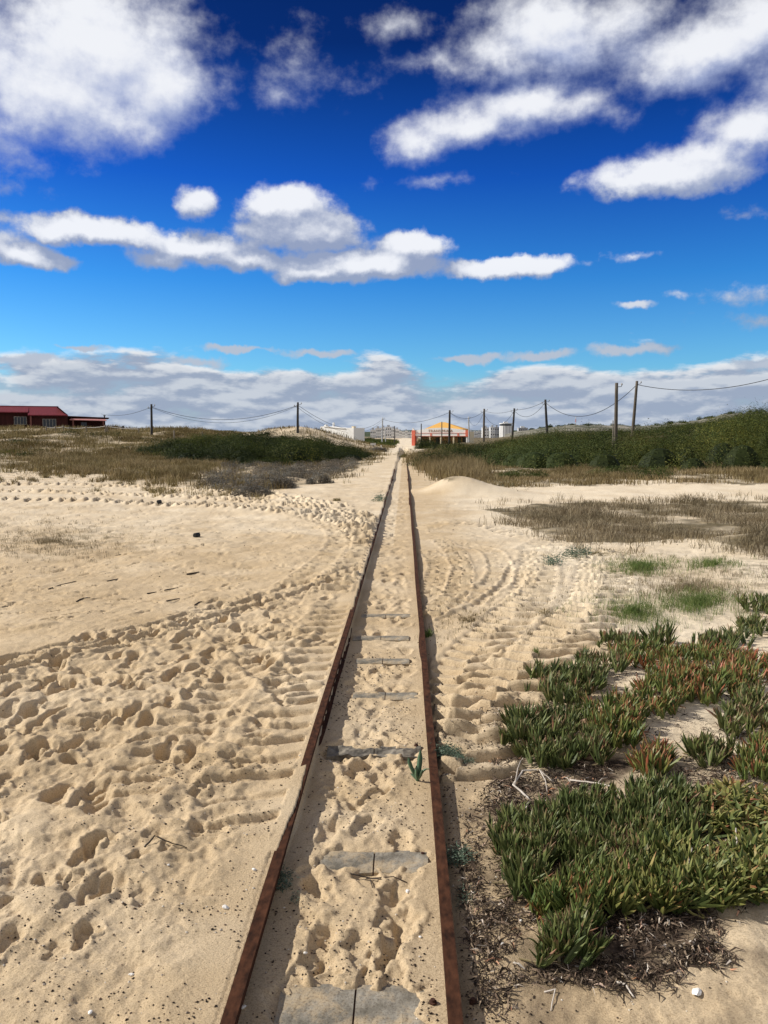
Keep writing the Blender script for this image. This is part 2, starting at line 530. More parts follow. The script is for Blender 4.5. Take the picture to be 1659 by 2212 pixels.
# lighter prints over the flat sand farther left
for i in range(300):
    y = 8 + rr.random() ** 1.4 * 22
    x = -0.9 - rr.random() * 0.52 * y
    footprint(x, y, rr.choice([0.3, 0.6, 1.3, 1.6, 2.6]) + rr.uniform(-.3, .3), rr.uniform(.18, .34), rr.uniform(.07, .12), rr.uniform(.006, .02), 0.4, 0.15)
for i in range(620):
    y = 7.0 + rr.random() ** 1.3 * 15
    x = -0.9 - rr.random() * 0.52 * y
    footprint(x, y, rr.gauss(0.45, 0.35), rr.uniform(.08, .26), rr.uniform(.03, .07), rr.uniform(.008, .022), 0.6, 0.12)
# between the rails
for i in range(230):
    y = 2.3 + rr.random() ** 1.3 * 24
    x = rr.uniform(-0.2, 0.2)
    footprint(x, y, 1.57 + rr.uniform(-.7, .7), rr.uniform(.18, .27), rr.uniform(.08, .11), rr.uniform(.008, .022), 0.5, 0.2)
# right side
for i in range(50):
    y = rr.uniform(3.8, 22)
    x = 0.5 + rr.random() * 0.18 * y
    footprint(x, y, rr.uniform(0, 3), rr.uniform(.15, .3), rr.uniform(.09, .14), rr.uniform(.008, .022), 0.5, 0.2)


# trampled sand keeps flat tops between the prints
rel = Z - Z_FLAT
Z = Z_FLAT + np.where((rel > 0) & (X < -0.4), 0.036 * np.tanh(rel / 0.036), rel)
# ---- wheel tracks
def flat_xy(px, py):
    d = ray(px, py)
    k = (0.03 - CAM[2]) / d[2]
    return np.array([CAM[0] + d[0] * k, d[1] * k])


def spline(pts, step=0.03):
    P = np.array(pts)
    P = np.vstack([2 * P[0] - P[1], P, 2 * P[-1] - P[-2]])
    outp = []
    for i in range(1, len(P) - 2):
        n = max(4, int(np.linalg.norm(P[i + 1] - P[i]) / step))
        for t in np.linspace(0, 1, n, endpoint=False):
            outp.append(0.5 * (2 * P[i] + (P[i + 1] - P[i - 1]) * t + (2 * P[i - 1] - 5 * P[i] + 4 * P[i + 1] - P[i + 2]) * t * t + (3 * P[i] - P[i - 1] - 3 * P[i + 1] + P[i + 2]) * t ** 3))
    return np.array(outp)


def track(pix, width, pitch, amp, skew=0.5, sink=0.015, rim=0.012, bars=None):
    C = spline([flat_xy(*p) for p in pix])
    T = np.gradient(C, axis=0)
    ln = np.linalg.norm(T, axis=1, keepdims=True)
    T /= ln
    S = np.concatenate([[0], np.cumsum(np.linalg.norm(np.diff(C, axis=0), axis=1))])
    blk = 24
    done = {}
    for k in range(0, len(C), blk):
        c = C[k:k + blk]
        x0, y0 = c.min(0) - width
        x1, y1 = c.max(0) + width
        i0, i1 = np.searchsorted(ys, [y0, y1])
        wa, wb = max(y0, 1.5) + 0.8, max(y1, 1.5) + 0.8
        j0 = np.searchsorted(ts, min(x0 / wa, x0 / wb))
        j1 = np.searchsorted(ts, max(x1 / wa, x1 / wb))
        if i1 <= i0 or j1 <= j0:
            continue
        x, y = X[i0:i1, j0:j1], Y[i0:i1, j0:j1]
        kk0, kk1 = max(0, k - 6), min(len(C), k + blk + 6)
        cc, tt, ss = C[kk0:kk1], T[kk0:kk1], S[kk0:kk1]
        d2 = (x[..., None] - cc[:, 0]) ** 2 + (y[..., None] - cc[:, 1]) ** 2
        m = d2.argmin(-1)
        own = (m + kk0 >= k) & (m + kk0 < k + blk)
        dx, dy = x - cc[m, 0], y - cc[m, 1]
        w = -dx * tt[m, 1] + dy * tt[m, 0]
        s = ss[m] + dx * tt[m, 0] + dy * tt[m, 1]
        er = perlin(x * 2.3 + width * 40, y * 2.3)
        ww = w + 0.03 * perlin(x * 6, y * 6 + 8)
        a = np.abs(ww) / (width * 0.5)
        win = sstep(1.05, 0.85, a)
        if bars:
            ph = np.where(ww > 0, y + bars[0] * x, y + bars[1] * x + 0.5 * pitch) / pitch
        else:
            ph = s / pitch + skew * ww / width
        ph = ph + 0.10 * perlin(x * 3, y * 3 + 3)
        fr_ = ph % 1.0
        lug = 0.55 * sstep(0.0, 0.12, fr_) * (1 - 0.55 * fr_) * sstep(1.0, 0.72, fr_) - 0.2
        lug = lug * 1.9 * (1 + 0.3 * perlin(x * 9, y * 9)) * np.clip(1.05 + 0.6 * er, 0.4, 1.3)
        dz = win * (amp * lug - sink) + rim * np.exp(-((a - 1.2) / 0.18) ** 2)
        dz = dz * sstep(1.6, 1.3, a) * (np.abs(x) > 0.37)
        Z[i0:i1, j0:j1] += np.where(own, dz, 0)


# broad tractor treads right of the track
def zt(*pp):
    return [(864.1 + .31246 * a, 1080.1 + .31246 * b_) for a, b_ in pp]


HB = (-0.10, -0.10)
track(zt((1395, 380), (1400, 520), (1370, 680), (1270, 830), (1120, 980), (950, 1110), (800, 1240), (680, 1380), (580, 1520), (520, 1640)), 0.62, 0.265, 0.085, bars=(-0.12, 0.55))
track(zt((950, 380), (945, 520), (905, 640), (820, 760), (690, 890), (560, 1020), (450, 1160), (380, 1320), (330, 1500)), 0.46, 0.255, 0.062, bars=(-0.12, 0.6))
track(zt((290, 280), (375, 350), (420, 440), (425, 540), (400, 630), (330, 710), (240, 760)), 0.26, 0.205, 0.075, bars=HB)
track(zt((190, 360), (250, 410), (270, 480), (240, 560), (210, 640)), 0.26, 0.20, 0.06, bars=(-.15, -.15))
track(zt((180, 190), (330, 160), (480, 165), (640, 185), (800, 230)), 0.34, 0.30, 0.07, 0.4)
track(zt((1010, 300), (1120, 240), (1260, 215)), 0.6, 0.30, 0.05, bars=HB)
track(zt((860, 420), (810, 480), (770, 580), (680, 660), (560, 735), (440, 790)), 0.26, 0.2, 0.012, 0.3, sink=0.014, rim=0.014)
track(zt((480, 300), (620, 340), (690, 440), (680, 540), (600, 620), (500, 690)), 0.30, 0.24, 0.03, bars=HB)
# left of the track
track([(-120, 1485), (60, 1445), (250, 1398), (430, 1352), (590, 1308), (700, 1275), (780, 1240)], 0.15, 0.09, 0.03, 0.3, sink=0.032, rim=0.02)
track([(-120, 1462), (60, 1424), (250, 1378), (430, 1334), (590, 1292), (700, 1262), (780, 1230)], 0.14, 0.14, 0.024, 0.1, sink=0.018, rim=0.016)
track([(815, 1150), (765, 1120), (660, 1098), (500, 1082), (300, 1070), (100, 1062), (-150, 1058)], 0.6, 0.36, 0.16, 0.5)
track([(800, 1175), (740, 1132), (620, 1112), (450, 1096), (250, 1086), (50, 1082), (-150, 1080)], 0.6, 0.34, 0.15, 0.5)
track([(700, 1095), (540, 1068), (300, 1052), (100, 1046), (-150, 1044)], 0.65, 0.4, 0.17, 0.5)
track([(640, 1270), (710, 1215), (735, 1170), (700, 1135), (620, 1115)], 0.34, 0.22, 0.055, 0.4, sink=0.012, rim=0.010)
track([(720, 1275), (775, 1215), (785, 1175), (760, 1140)], 0.42, 0.27, 0.085, 0.4)
track([(630, 1500), (560, 1440), (520, 1400)], 0.3, 0.12, 0.02, 0.4)
track([(535, 1740), (600, 1600), (670, 1440), (725, 1330)], 0.40, 0.24, 0.034, 0.5)
track([(300, 1700), (420, 1560), (520, 1460), (610, 1390)], 0.36, 0.22, 0.03, 0.6)
track([(740, 1400), (640, 1385), (560, 1370)], 0.25, 0.1, 0.02, 0.4)

# the bed stays clear of the rails and the concrete sleepers
SLEEPERS = [  # y centre, depth along y, x from, x to
    (2.345, 0.235, -0.175, 0.235), (3.265, 0.125, -0.135, 0.25), (4.446, 0.085, -0.215, 0.245), (5.45, 0.10, -0.135, 0.24),
    (6.32, 0.09, -0.165, 0.19), (7.06, 0.10, -0.235, 0.19), (7.96, 0.10, -0.21, 0.21)]
for cy, dp, x0, x1 in SLEEPERS:
    q = np.maximum(np.abs(Y - cy) / (dp * 0.5), np.abs(X - (x0 + x1) / 2) / ((x1 - x0) * 0.5))
    q = q + 0.30 * perlin(X * 5.1 + cy, Y * 9) + 0.13 * perlin(X * 17, Y * 17) + 0.05 * perlin(X * 47, Y * 47)
    k = sstep(1.16, 0.86, q)
    Z = Z * (1 - k) + (-0.012) * k
inner = (X > -0.292) & (X < 0.301)
Z = np.where(inner, np.minimum(Z, RAIL_TOP - 0.025), Z)
under = (X > 0.300) & (X < 0.37)
Z = np.where(under, np.minimum(Z, RAIL_TOP - 0.035), Z)
Z = np.where((X < -0.2955) & (X > -0.3425) & (step < 0.5) & (cov < 0.3), np.minimum(Z, 0.05), Z)
Z = np.where((X < -0.328) & (X > -0.36) & (cov < 0.35), np.minimum(Z, RAIL_TOP - 0.008), Z)


def zg(x, y):
    """height of the finished ground"""
    x = np.asarray(x, float)
    y = np.asarray(y, float)
    i = np.clip(np.searchsorted(ys, y) - 1, 0, NR - 2)
    fy = np.clip((y - ys[i]) / (ys[i + 1] - ys[i]), 0, 1)
    t = x / (np.maximum(y, 1.5) + 0.8)
    j = np.clip(np.searchsorted(ts, t) - 1, 0, NC - 2)
    fx = np.clip((t - ts[j]) / (ts[j + 1] - ts[j]), 0, 1)
    return (Z[i, j] * (1 - fx) + Z[i, j + 1] * fx) * (1 - fy) + (Z[i + 1, j] * (1 - fx) + Z[i + 1, j + 1] * fx) * fy


_D = np.exp(np.linspace(math.log(1.6), math.log(900), 2600))


def hit(px, py):
    d = ray(px, py)
    p = CAM + d * _D[:, None]
    below = p[:, 2] < zg(p[:, 0], p[:, 1])
    k = int(below.argmax()) if below.any() else len(_D) - 1
    q = p[k]
    return np.array([q[0], q[1], float(zg(q[0], q[1]))])


PXG, PYG = project(X, Y, Z)
front = Y > 1.4
# areas, outlined on the sand
A_FIELD = [(-900, 900), (830, 900), (838, 972), (815, 990), (760, 1022), (700, 1044), (640, 1050), (560, 1074), (430, 1052), (300, 1040), (150, 1022), (-60, 1010), (-900, 1000)]
A_PATCH = [(1040, 1100), (1180, 1092), (1400, 1084), (2600, 1080), (2600, 1240), (1660, 1205), (1560, 1180), (1480, 1168), (1240, 1170), (1150, 1140)]
A_STRIP = [(905, 975), (960, 985), (1100, 1010), (2600, 1008), (2600, 1046), (1500, 1042), (1380, 1036), (1290, 1048), (1080, 1046), (985, 1040), (930, 1030), (895, 1005)]
A_HILL = [(900, 880), (2600, 800), (2600, 1020), (1659, 1018), (1180, 1018), (1040, 1005), (960, 985), (905, 972)]
A_ICE = [(1060, 1700), (1090, 1560), (1170, 1470), (1290, 1400), (1420, 1330), (1600, 1300), (2600, 1290), (2600, 2300), (1660, 2060), (1500, 2100), (1340, 2120), (1200, 2130), (1110, 1960), (1050, 1820)]


EDGE1 = fbm(X * 0.35, Y * 0.25, 3)
EDGE2 = fbm(X * 0.5 + 9, Y * 0.3, 3)


def soft(mask_poly, n=60, noise_px=0.0):
    k = np.zeros(X.shape)
    k[front] = inpoly(PXG[front] + 26 * EDGE1[front], PYG[front] + 7 * EDGE2[front], mask_poly)
    return k


wob = fbm(X * 0.9, Y * 0.9, 4)
wob2 = fbm(X * 4.0 + 2, Y * 4.0, 3)
litter = np.zeros(X.shape)
litter = np.maximum(litter, gauss(X, Y, 1.0, 2.9, 0.26, 0.42) * 1.2)
litter = np.maximum(litter, gauss(X, Y, 0.78, 3.6, 0.22, 0.8) * 0.95)
litter = np.maximum(litter, gauss(X, Y, 0.60, 2.6, 0.12, 0.4) * 0.45)
litter = np.maximum(litter, gauss(X, Y, 1.15, 4.1, 0.4, 0.22) * 0.9)
for a, b in ((1275, 1650), (1240, 1700), (1500, 1700), (1350, 2040), (1450, 2010)):
    g = flat_xy(a, b)
    litter = np.maximum(litter, 0.8 * gauss(X, Y, g[0], g[1], 0.16, 0.12))
litter = np.clip(litter * (0.75 + 1.3 * wob2), 0, 1)
fieldk = soft(A_FIELD) * np.clip(0.62 + 0.9 * wob, 0, 1)
stripk = soft(A_STRIP) * np.clip(0.6 + 0.9 * wob, 0, 1)
hillk = soft(A_HILL)
patchk = soft(A_PATCH) * np.clip(0.75 + 0.8 * wob, 0, 1)
thin = gauss(X, Y, 5.0, 10.6, 1.7, 1.3) * np.clip(0.25 + 1.6 * wob2, 0, 1) + gauss(X, Y, -5.8, 13.2, 1.5, 1.6) * np.clip(0.1 + 1.5 * wob2, 0, 1) * 0.8
veg = np.clip(np.maximum.reduce([fieldk, stripk, hillk, patchk, 0.55 * thin]), 0, 1)
# bare crests of the dune stay sandy
crest = np.clip(gauss(X, Y, -10.0, 88, 5.5, 9.0) * 1.8, 0, 1) * np.clip(0.75 + 1.3 * fbm(X * 0.45, Y * 0.3, 3), 0, 1)
veg = veg * (1 - crest)
veg = veg * (1 - sstep(0.9, 0.4, np.abs(X)) * (Y > 20))
pale = sstep(0.35, 2.6, X) * 0.85 + 0.5 * sstep(11, 16, Y) * (X < 0) + 0.35 * wob
pale = np.clip(pale + 0.9 * sstep(60, 100, Y) * sstep(4, 1, np.abs(X)), 0, 1)
vcol = np.stack([pale, litter, veg, np.ones_like(pale)], -1)

m, N, L, b = new_mat('sand', 0.95, 0.12)
at_ = N.new('ShaderNodeAttribute')
at_.attribute_name = 'cover'
sep = N.new('ShaderNodeSeparateColor')
L.new(at_.outputs['Color'], sep.inputs[0])
nb = noise(N, L, 1.1, 4)
r1 = ramp(N, [(0.3, (0.475, 0.358, 0.218)), (0.7, (0.575, 0.452, 0.298))])
L.new(nb.outputs['Fac'], r1.inputs[0])
c = mixc(N, L, sep.outputs[0], r1.outputs[0], (0.72, 0.62, 0.47))
ns = noise(N, L, 170, 3, 0.7)
r2 = ramp(N, [(0.36, (0.62, 0.58, 0.54)), (0.5, (1, 1, 1)), (0.68, (1.12, 1.11, 1.08))])
L.new(ns.outputs['Fac'], r2.inputs[0])
c = mixc(N, L, 0.8, c, r2.outputs[0], 'MULTIPLY')
# scattered dark crumbs of dead matter
vo = N.new('ShaderNodeTexVoronoi')
vo.inputs['Scale'].default_value = 36
tcv = N.new('ShaderNodeTexCoord')
L.new(tcv.outputs['Object'], vo.inputs['Vector'])
nd = noise(N, L, 2.4, 4, 0.65)
thr = N.new('ShaderNodeMapRange')
thr.inputs['From Min'].default_value = 0.45
thr.inputs['From Max'].default_value = 0.75
thr.inputs['To Min'].default_value = 0.0
thr.inputs['To Max'].default_value = 0.26
L.new(nd.outputs['Fac'], thr.inputs['Value'])
lt = N.new('ShaderNodeMath')
lt.operation = 'LESS_THAN'
L.new(vo.outputs['Distance'], lt.inputs[0])
L.new(thr.outputs[0], lt.inputs[1])
mu = N.new('ShaderNodeMath')
mu.operation = 'MULTIPLY'
mu.inputs[1].default_value = 0.6
L.new(lt.outputs[0], mu.inputs[0])
c = mixc(N, L, mu.outputs[0], c, (0.12, 0.08, 0.05))
nl = noise(N, L, 34, 5, 0.7)
r3 = ramp(N, [(0.35, (0.025, 0.018, 0.013)), (0.55, (0.085, 0.06, 0.043)), (0.72, (0.22, 0.165, 0.115))])
L.new(nl.outputs['Fac'], r3.inputs[0])
c = mixc(N, L, sep.outputs[1], c, r3.outputs[0])
nv = noise(N, L, 3.0, 5, 0.65)
r4 = ramp(N, [(0.35, (0.075, 0.062, 0.035)), (0.55, (0.15, 0.12, 0.07)), (0.7, (0.32, 0.25, 0.15))])
L.new(nv.outputs['Fac'], r4.inputs[0])
c = mixc(N, L, sep.outputs[2], c, r4.outputs[0])
L.new(c, b.inputs['Base Color'])
nf = noise(N, L, 48, 7, 0.78)
bump(N, L, b, nf.outputs['Fac'], 0.8, 0.010)
M['sand'] = m

ii = np.arange(NR - 1)[:, None] * NC + np.arange(NC - 1)[None, :]
ii = ii.ravel()
quads = np.stack([ii, ii + 1, ii + NC + 1, ii + NC], 1)
ground = np_mesh('ground', np.stack([X, Y, Z], -1).reshape(-1, 3), quads, M['sand'], attrs={'cover': vcol.reshape(-1, 4)}, smooth=True)
kind(ground, 'structure', 'trampled pale sand with footprints and wheel tracks on both sides of the narrow track', 'ground')

# ------------------------------------------------------------------ rails and sleepers
def make_rail(x0, label, seed):
    prof = [(-0.021, 0.0), (0.021, 0.0), (0.021, -0.024), (0.008, -0.032), (0.008, -0.082), (0.038, -0.090), (0.038, -0.100),
            (-0.038, -0.100), (-0.038, -0.090), (-0.008, -0.082), (-0.008, -0.032), (-0.021, -0.024)]
    yy = np.concatenate([np.arange(-3, 12, 0.12), np.arange(12, 108.5, 0.8)])
    V, F = [], []
    n = len(prof)
    for y in yy:
        wob_ = 0.006 * float(perlin(np.array([y * 0.35 + seed]), np.array([seed * 1.3]))[0]) * min(1, max(0.15, y / 8)) + 0.05 * float(perlin(np.array([y * 0.05]), np.array([0.4]))[0]) * max(0, (y - 14) / 60)
        dz = 0.004 * float(perlin(np.array([y * 0.5 + seed * 3]), np.array([1.1]))[0])
        V += [(x0 + wob_ + a, y, RAIL_TOP + dz + h) for a, h in prof]
    for i in range(len(yy) - 1):
        for k in range(n):
            F.append((i * n + k, i * n + (k + 1) % n, (i + 1) * n + (k + 1) % n, (i + 1) * n + k))
    caps = [list(range(n)), [(len(yy) - 1) * n + k for k in range(n - 1, -1, -1)]]
    o = np_mesh('rail', V, [np.array(F), np.array(caps)], M['rust'])
    return tag(o, label, 'rail', 'rails of the narrow track')


make_rail(-RX, 'rusty rail with trampled sand heaped against it, in places over its top', 1.0)
make_rail(RX + 0.009, 'rusty rail standing clear of the sand on the side of the fleshy green plants', 7.0)

SL_LAB = ['wide flat grey concrete sleeper closest to the viewer, with a dark joint across its middle',
          'grey concrete sleeper with one pointed sanded end and a twig along its edge',
          'dark blackened broken sleeper beside the strap-leaved plant',
          'pale grey sleeper sliver, the next one beyond the blackened sleeper',
          'thin pale sleeper almost covered by sand, second beyond the blackened one',
          'darker grey sleeper sliver with pointed ends, third beyond the blackened one',
          'farthest grey sleeper that shows through the sand between the rails']
for (cy, dp, x0, x1), lab in zip(SLEEPERS, SL_LAB):
    root = empty('sleeper', ((x0 + x1) / 2, cy, -0.02))
    tag(root, lab, 'sleeper', 'sleepers showing through the sand')
    dark = abs(cy - 4.446) < 0.01
    hw = (x1 - x0) / 2 + 0.03
    hd = dp / 2 + 0.03
    for a, bb in ((-hw, -0.003), (0.003, hw)):
        nx, ny = 14, 8
        u, v = np.meshgrid(np.linspace(a, bb, nx), np.linspace(-hd, hd, ny), indexing='ij')
        zz = 0.024 + 0.003 * fbm(u * 18 + cy * 9, v * 18, 3)
        if dark:
            zz = zz + 0.016 * fbm(u * 9 + 3, v * 14, 3)
        else:
            zz = zz - 0.006 * (sstep(hd - 0.012, hd, np.abs(v)))
        V = np.stack([u, v, zz], -1).reshape(-1, 3)
        q = (np.arange(nx - 1)[:, None] * ny + np.arange(ny - 1)[None, :]).ravel()
        F = np.stack([q, q + ny, q + ny + 1, q + 1], 1)
        n0 = len(V)
        ring = [i * ny for i in range(nx)] + [(nx - 1) * ny + j for j in range(1, ny)] + [i * ny + ny - 1 for i in range(nx - 2, -1, -1)] + [j for j in range(ny - 2, 0, -1)]
        low = V[ring].copy()
        low[:, 2] = -0.10
        Fs = np.array([(ring[(k + 1) % len(ring)], ring[k], n0 + k, n0 + (k + 1) % len(ring)) for k in range(len(ring))])
        np_mesh('block', np.vstack([V, low]), [F, Fs], M['tar_wood'] if dark else M['concrete'], root, smooth=False)
    if not dark:
        MB().box(-0.0028, 0.0028, -hd, hd, -0.08, 0.0175).build('joint', M['rust_dark'], root)

# rail bolts
for px, py, lab in [(935, 2167, 'round rusty bolt head in the sand beside the wide front sleeper'), (1022, 2168, 'rusty bolt head in shade outside the rail near the front sleeper'),
                    (913, 1848, 'rusty bolt head at the notched end of the second sleeper'), (899, 1612, 'small rusty bolt above the strap-leaved plant')]:
    p = hit(px, py)
    mb = MB()
    for k, (r0, r1, z0, z1) in enumerate([(0.013, 0.013, -0.02, 0.006), (0.008, 0.007, 0.006, 0.013)]):
        mb.tube([(0, 0, z0), (0, 0, z1)], [r0, r1], 6 if k == 0 else 10)
    o = mb.build('bolt', M['rust_dark'])
    o.location = p
    tag(o, lab, 'bolt', 'rusty bolts beside the sleepers')


# ------------------------------------------------------------------ plants made of blades and leaves
def rot2(v, a):
    c, s = np.cos(a), np.sin(a)
    return np.stack([v[:, 0] * c - v[:, 1] * s, v[:, 0] * s + v[:, 1] * c], -1)


def blades_geo(P, h, w, lean, rng, curve=1.0):
    """thin curved blades: five vertices each"""
    n = len(P)
    a = rng.uniform(0, 2 * PI, n)
    d = np.stack([np.cos(a), np.sin(a)], -1)
    fa = rng.uniform(0, 2 * PI, n)
    s = np.stack([np.cos(fa), np.sin(fa)], -1) * (w[:, None] * 0.5)
    l1 = (lean * h * 0.3)[:, None] * d
    l2 = (lean * h)[:, None] * d
    V = np.zeros((n, 5, 3))
    V[:, 0, :2] = P[:, :2] - s
    V[:, 1, :2] = P[:, :2] + s
    V[:, 2, :2] = P[:, :2] + l1 - s * 0.8
    V[:, 3, :2] = P[:, :2] + l1 + s * 0.8
    V[:, 4, :2] = P[:, :2] + l2
    V[:, 0, 2] = V[:, 1, 2] = P[:, 2] - 0.02
    V[:, 2, 2] = V[:, 3, 2] = P[:, 2] + h * 0.55
    V[:, 4, 2] = P[:, 2] + h * np.sqrt(np.clip(1 - 0.5 * lean ** 2, 0.1, 1))
    b0 = np.arange(n)[:, None] * 5
    q = b0 + np.array([0, 1, 3, 2])
    t = b0 + np.array([2, 3, 4])
    r = np.repeat(rng.random(n), 5)
    return V.reshape(-1, 3), q, t, r


def blades(name, P, h, w, lean, mat, seed, parent=None):
    rng = np.random.default_rng(seed)
    V, q, t, r = blades_geo(P, h, w, lean, rng)
    return np_mesh(name, V, [q, t], mat, parent, {'rnd': r})


def leaves_geo(P, size, rng, nrm=None, aspect=2.2):
    """small rhombic leaves; nrm pulls their facing outward"""
    n = len(P)
    d = rng.normal(size=(n, 3))
    if nrm is not None:
        d = d * 0.5 + nrm * 1.1
    d /= np.linalg.norm(d, axis=1, keepdims=True) + 1e-9
    r = rng.normal(size=(n, 3))
    u = np.cross(d, r)
    u /= np.linalg.norm(u, axis=1, keepdims=True) + 1e-9
    v = np.cross(d, u)
    a = size[:, None] * 0.5
    V = np.stack([P - u * a, P - v * a / aspect + d * a * 0.2, P + u * a, P + v * a / aspect + d * a * 0.2], 1)
    F = np.arange(n)[:, None] * 4 + np.array([0, 1, 2, 3])
    return V.reshape(-1, 3), F


def sample_area(poly, n, rng, d0, d1, xr=0.9, keep=None, power=0.0):
    """ground points inside an outlined area, denser close by"""
    res = []
    tot = 0
    while tot < n:
        k = 40000
        d = d0 * (d1 / d0) ** rng.random(k)
        if power:
            d = d0 + (d1 - d0) * rng.random(k) ** power
        x = rng.uniform(-xr, xr, k) * d
        z = zg(x, d)
        px, py = project(x, d, z)
        ok = inpoly(px + 26 * fbm(x * 0.35, d * 0.25, 3) + rng.normal(size=k) * 16, py + 7 * fbm(x * 0.5 + 9, d * 0.3, 3) + rng.normal(size=k) * 0.05 * np.maximum(py - 950, 0), poly)
        if keep is not None:
            ok &= keep(x, d, rng)
        P = np.stack([x, d, z], -1)[ok]
        res.append(P)
        tot += len(P)
        if len(res) > 60:
            break
    return np.concatenate(res)[:n]


def lump_scrub(name, lumps, per, leaf, mat, seed, parent=None, core=True, up=0.35, stems=True):
    """leafy mass of overlapping mounds: leaf-sized faces through the shell of each mound and twigs standing out"""
    rng = np.random.default_rng(seed)
    Ps, Ns, Ss, Rs = [], [], [], []
    CV, CF = [], []
    nc = 0
    for (x, y, z, r, hgt) in lumps:
        k = int(per * r * (r + hgt))
        d = rng.normal(size=(k, 3))
        d[:, 2] = np.abs(d[:, 2]) * 1.1 - 0.15
        d /= np.linalg.norm(d, axis=1, keepdims=True)
        bumpy = 1 + 0.36 * perlin(d[:, 0] * 2.6 + x, d[:, 1] * 2.6 + y + d[:, 2] * 2)
        rad = rng.uniform(0.72, 1.06, k) ** 0.8 * bumpy * np.where(rng.random(k) < 0.07, rng.uniform(1.05, 1.22, k), 1.0)
        P = np.array([x, y, z]) + d * rad[:, None] * np.array([r, r, hgt])
        Ps.append(P)
        Ns.append(d + np.array([0, 0, up]))
        Ss.append(leaf * rng.uniform(0.6, 1.5, k))
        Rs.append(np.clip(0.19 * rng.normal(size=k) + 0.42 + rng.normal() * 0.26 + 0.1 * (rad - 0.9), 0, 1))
        if core:  # dark solid core added inside each mound to block light
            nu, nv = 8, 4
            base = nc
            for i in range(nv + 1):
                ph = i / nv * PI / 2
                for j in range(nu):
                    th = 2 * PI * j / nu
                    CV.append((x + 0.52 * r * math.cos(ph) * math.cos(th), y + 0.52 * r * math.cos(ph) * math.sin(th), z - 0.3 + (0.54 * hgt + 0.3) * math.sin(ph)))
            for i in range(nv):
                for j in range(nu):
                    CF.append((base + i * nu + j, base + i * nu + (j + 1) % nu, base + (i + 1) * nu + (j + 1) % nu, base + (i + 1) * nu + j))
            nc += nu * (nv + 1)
    P = np.concatenate(Ps)
    V, F = leaves_geo(P, np.concatenate(Ss), rng, np.concatenate(Ns))
    R = np.repeat(np.concatenate(Rs), 4)
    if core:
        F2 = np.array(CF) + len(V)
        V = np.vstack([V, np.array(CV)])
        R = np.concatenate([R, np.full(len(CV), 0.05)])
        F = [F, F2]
    return np_mesh(name, V, F, mat, parent, {'rnd': R})


rng = np.random.default_rng(21)

# left thicket of dark evergreen scrub
T_OUT = [(300, 986), (330, 960), (420, 948), (520, 940), (560, 934), (640, 942), (720, 958), (770, 975), (788, 990), (740, 996), (640, 1000), (560, 1002), (430, 997)]
P = sample_area(T_OUT, 190, rng, 50, 84, 0.5, power=1.0)
lumps = []
for x, y, z in P:
    px, py = project(x, y, z)
    lim = np.interp(px, [300, 420, 500, 560, 620, 700, 760, 795], [958, 938, 930, 926, 934, 944, 962, 984]) + rng.uniform(-5, 14)
    top = (CAM[2] - (lim - 943) / FPX * y)
    hh = min(rng.uniform(0.5, 1.6), top - z)
    if hh < 0.25:
        continue
    lumps.append((x, y, z - 0.1, rng.uniform(0.7, 2.0), hh))
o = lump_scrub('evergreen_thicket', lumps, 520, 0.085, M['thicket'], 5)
kind(o, 'stuff', 'dark green low thicket covering the foot of the sandy dune left of the track', 'thicket')

# right hillside scrub: dark mass and the lighter mass that runs in front of it
hl_x = [895, 960, 1040, 1120, 1180, 1230, 1330, 1400, 1450, 1500, 1560, 1610, 1659, 1800, 2300]
hl_y = [968, 962, 955, 942, 931, 924, 926, 924, 916, 911, 903, 884, 879, 868, 840]
P = sample_area([(895, 985), (960, 960), (1180, 930), (1450, 912), (1659, 880), (2300, 850), (2300, 1022), (1659, 1020), (1280, 1020), (1150, 1016), (1010, 1000)], 520, rng, 40, 100, 0.85, power=0.8)
dl, gl, ol = [], [], []


def species(px, py, x, y):
    v = float(fbm(np.array([x * 0.11 + 3]), np.array([y * 0.07]), 3)[0]) + rng.normal() * 0.16
    if px < 1420 and py < 992 and v > 0.16:
        return ol
    return gl if v + (0.22 if px < 1440 else -0.12) > 0.1 else dl


for x, y, z in P:
    px, py = project(x, y, z)
    lim = np.interp(px, hl_x, hl_y) + rng.uniform(-6, 9)
    top = (CAM[2] - (lim - 943) / FPX * y)
    hh = min(rng.uniform(0.3, 2.3) * (1.25 if px > 1420 else 0.9), top - z)
    if hh < 0.25:
        continue
    lump = (x, y, z - 0.1, rng.uniform(0.7, 2.5), hh)
    species(px, py, x, y).append(lump)
# crest and body fill to the skyline
for k in range(430):
    px = rng.uniform(900, 2100)
    d = rng.uniform(46, 92)
    lim = np.interp(px, hl_x, hl_y) + rng.uniform(0, 30)
    p = at(px, lim, d)
    z = float(zg(p[0], p[1]))
    hh = p[2] - z
    if hh < 0.3 or hh > 3.4:
        continue
    q = project(p[0], p[1], z)
    if q[1] > 1016:
        continue
    lump = (p[0], p[1], z - 0.1, rng.uniform(0.8, 2.2), hh + 0.1)
    species(px, q[1], p[0], p[1]).append(lump)
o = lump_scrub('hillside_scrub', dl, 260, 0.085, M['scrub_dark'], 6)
kind(o, 'stuff', 'tall dark green scrub covering the hillside right of the poles', 'scrub')
o = lump_scrub('light_scrub', gl, 270, 0.08, M['scrub_green'], 8)
kind(o, 'stuff', 'lighter olive green scrub on the lower hillside around the leaning poles', 'scrub')

o = lump_scrub('olive_scrub', ol, 280, 0.075, M['scrub_olive'], 18)
kind(o, 'stuff', 'yellowish olive scrub patches on the hillside near the leaning poles', 'scrub')

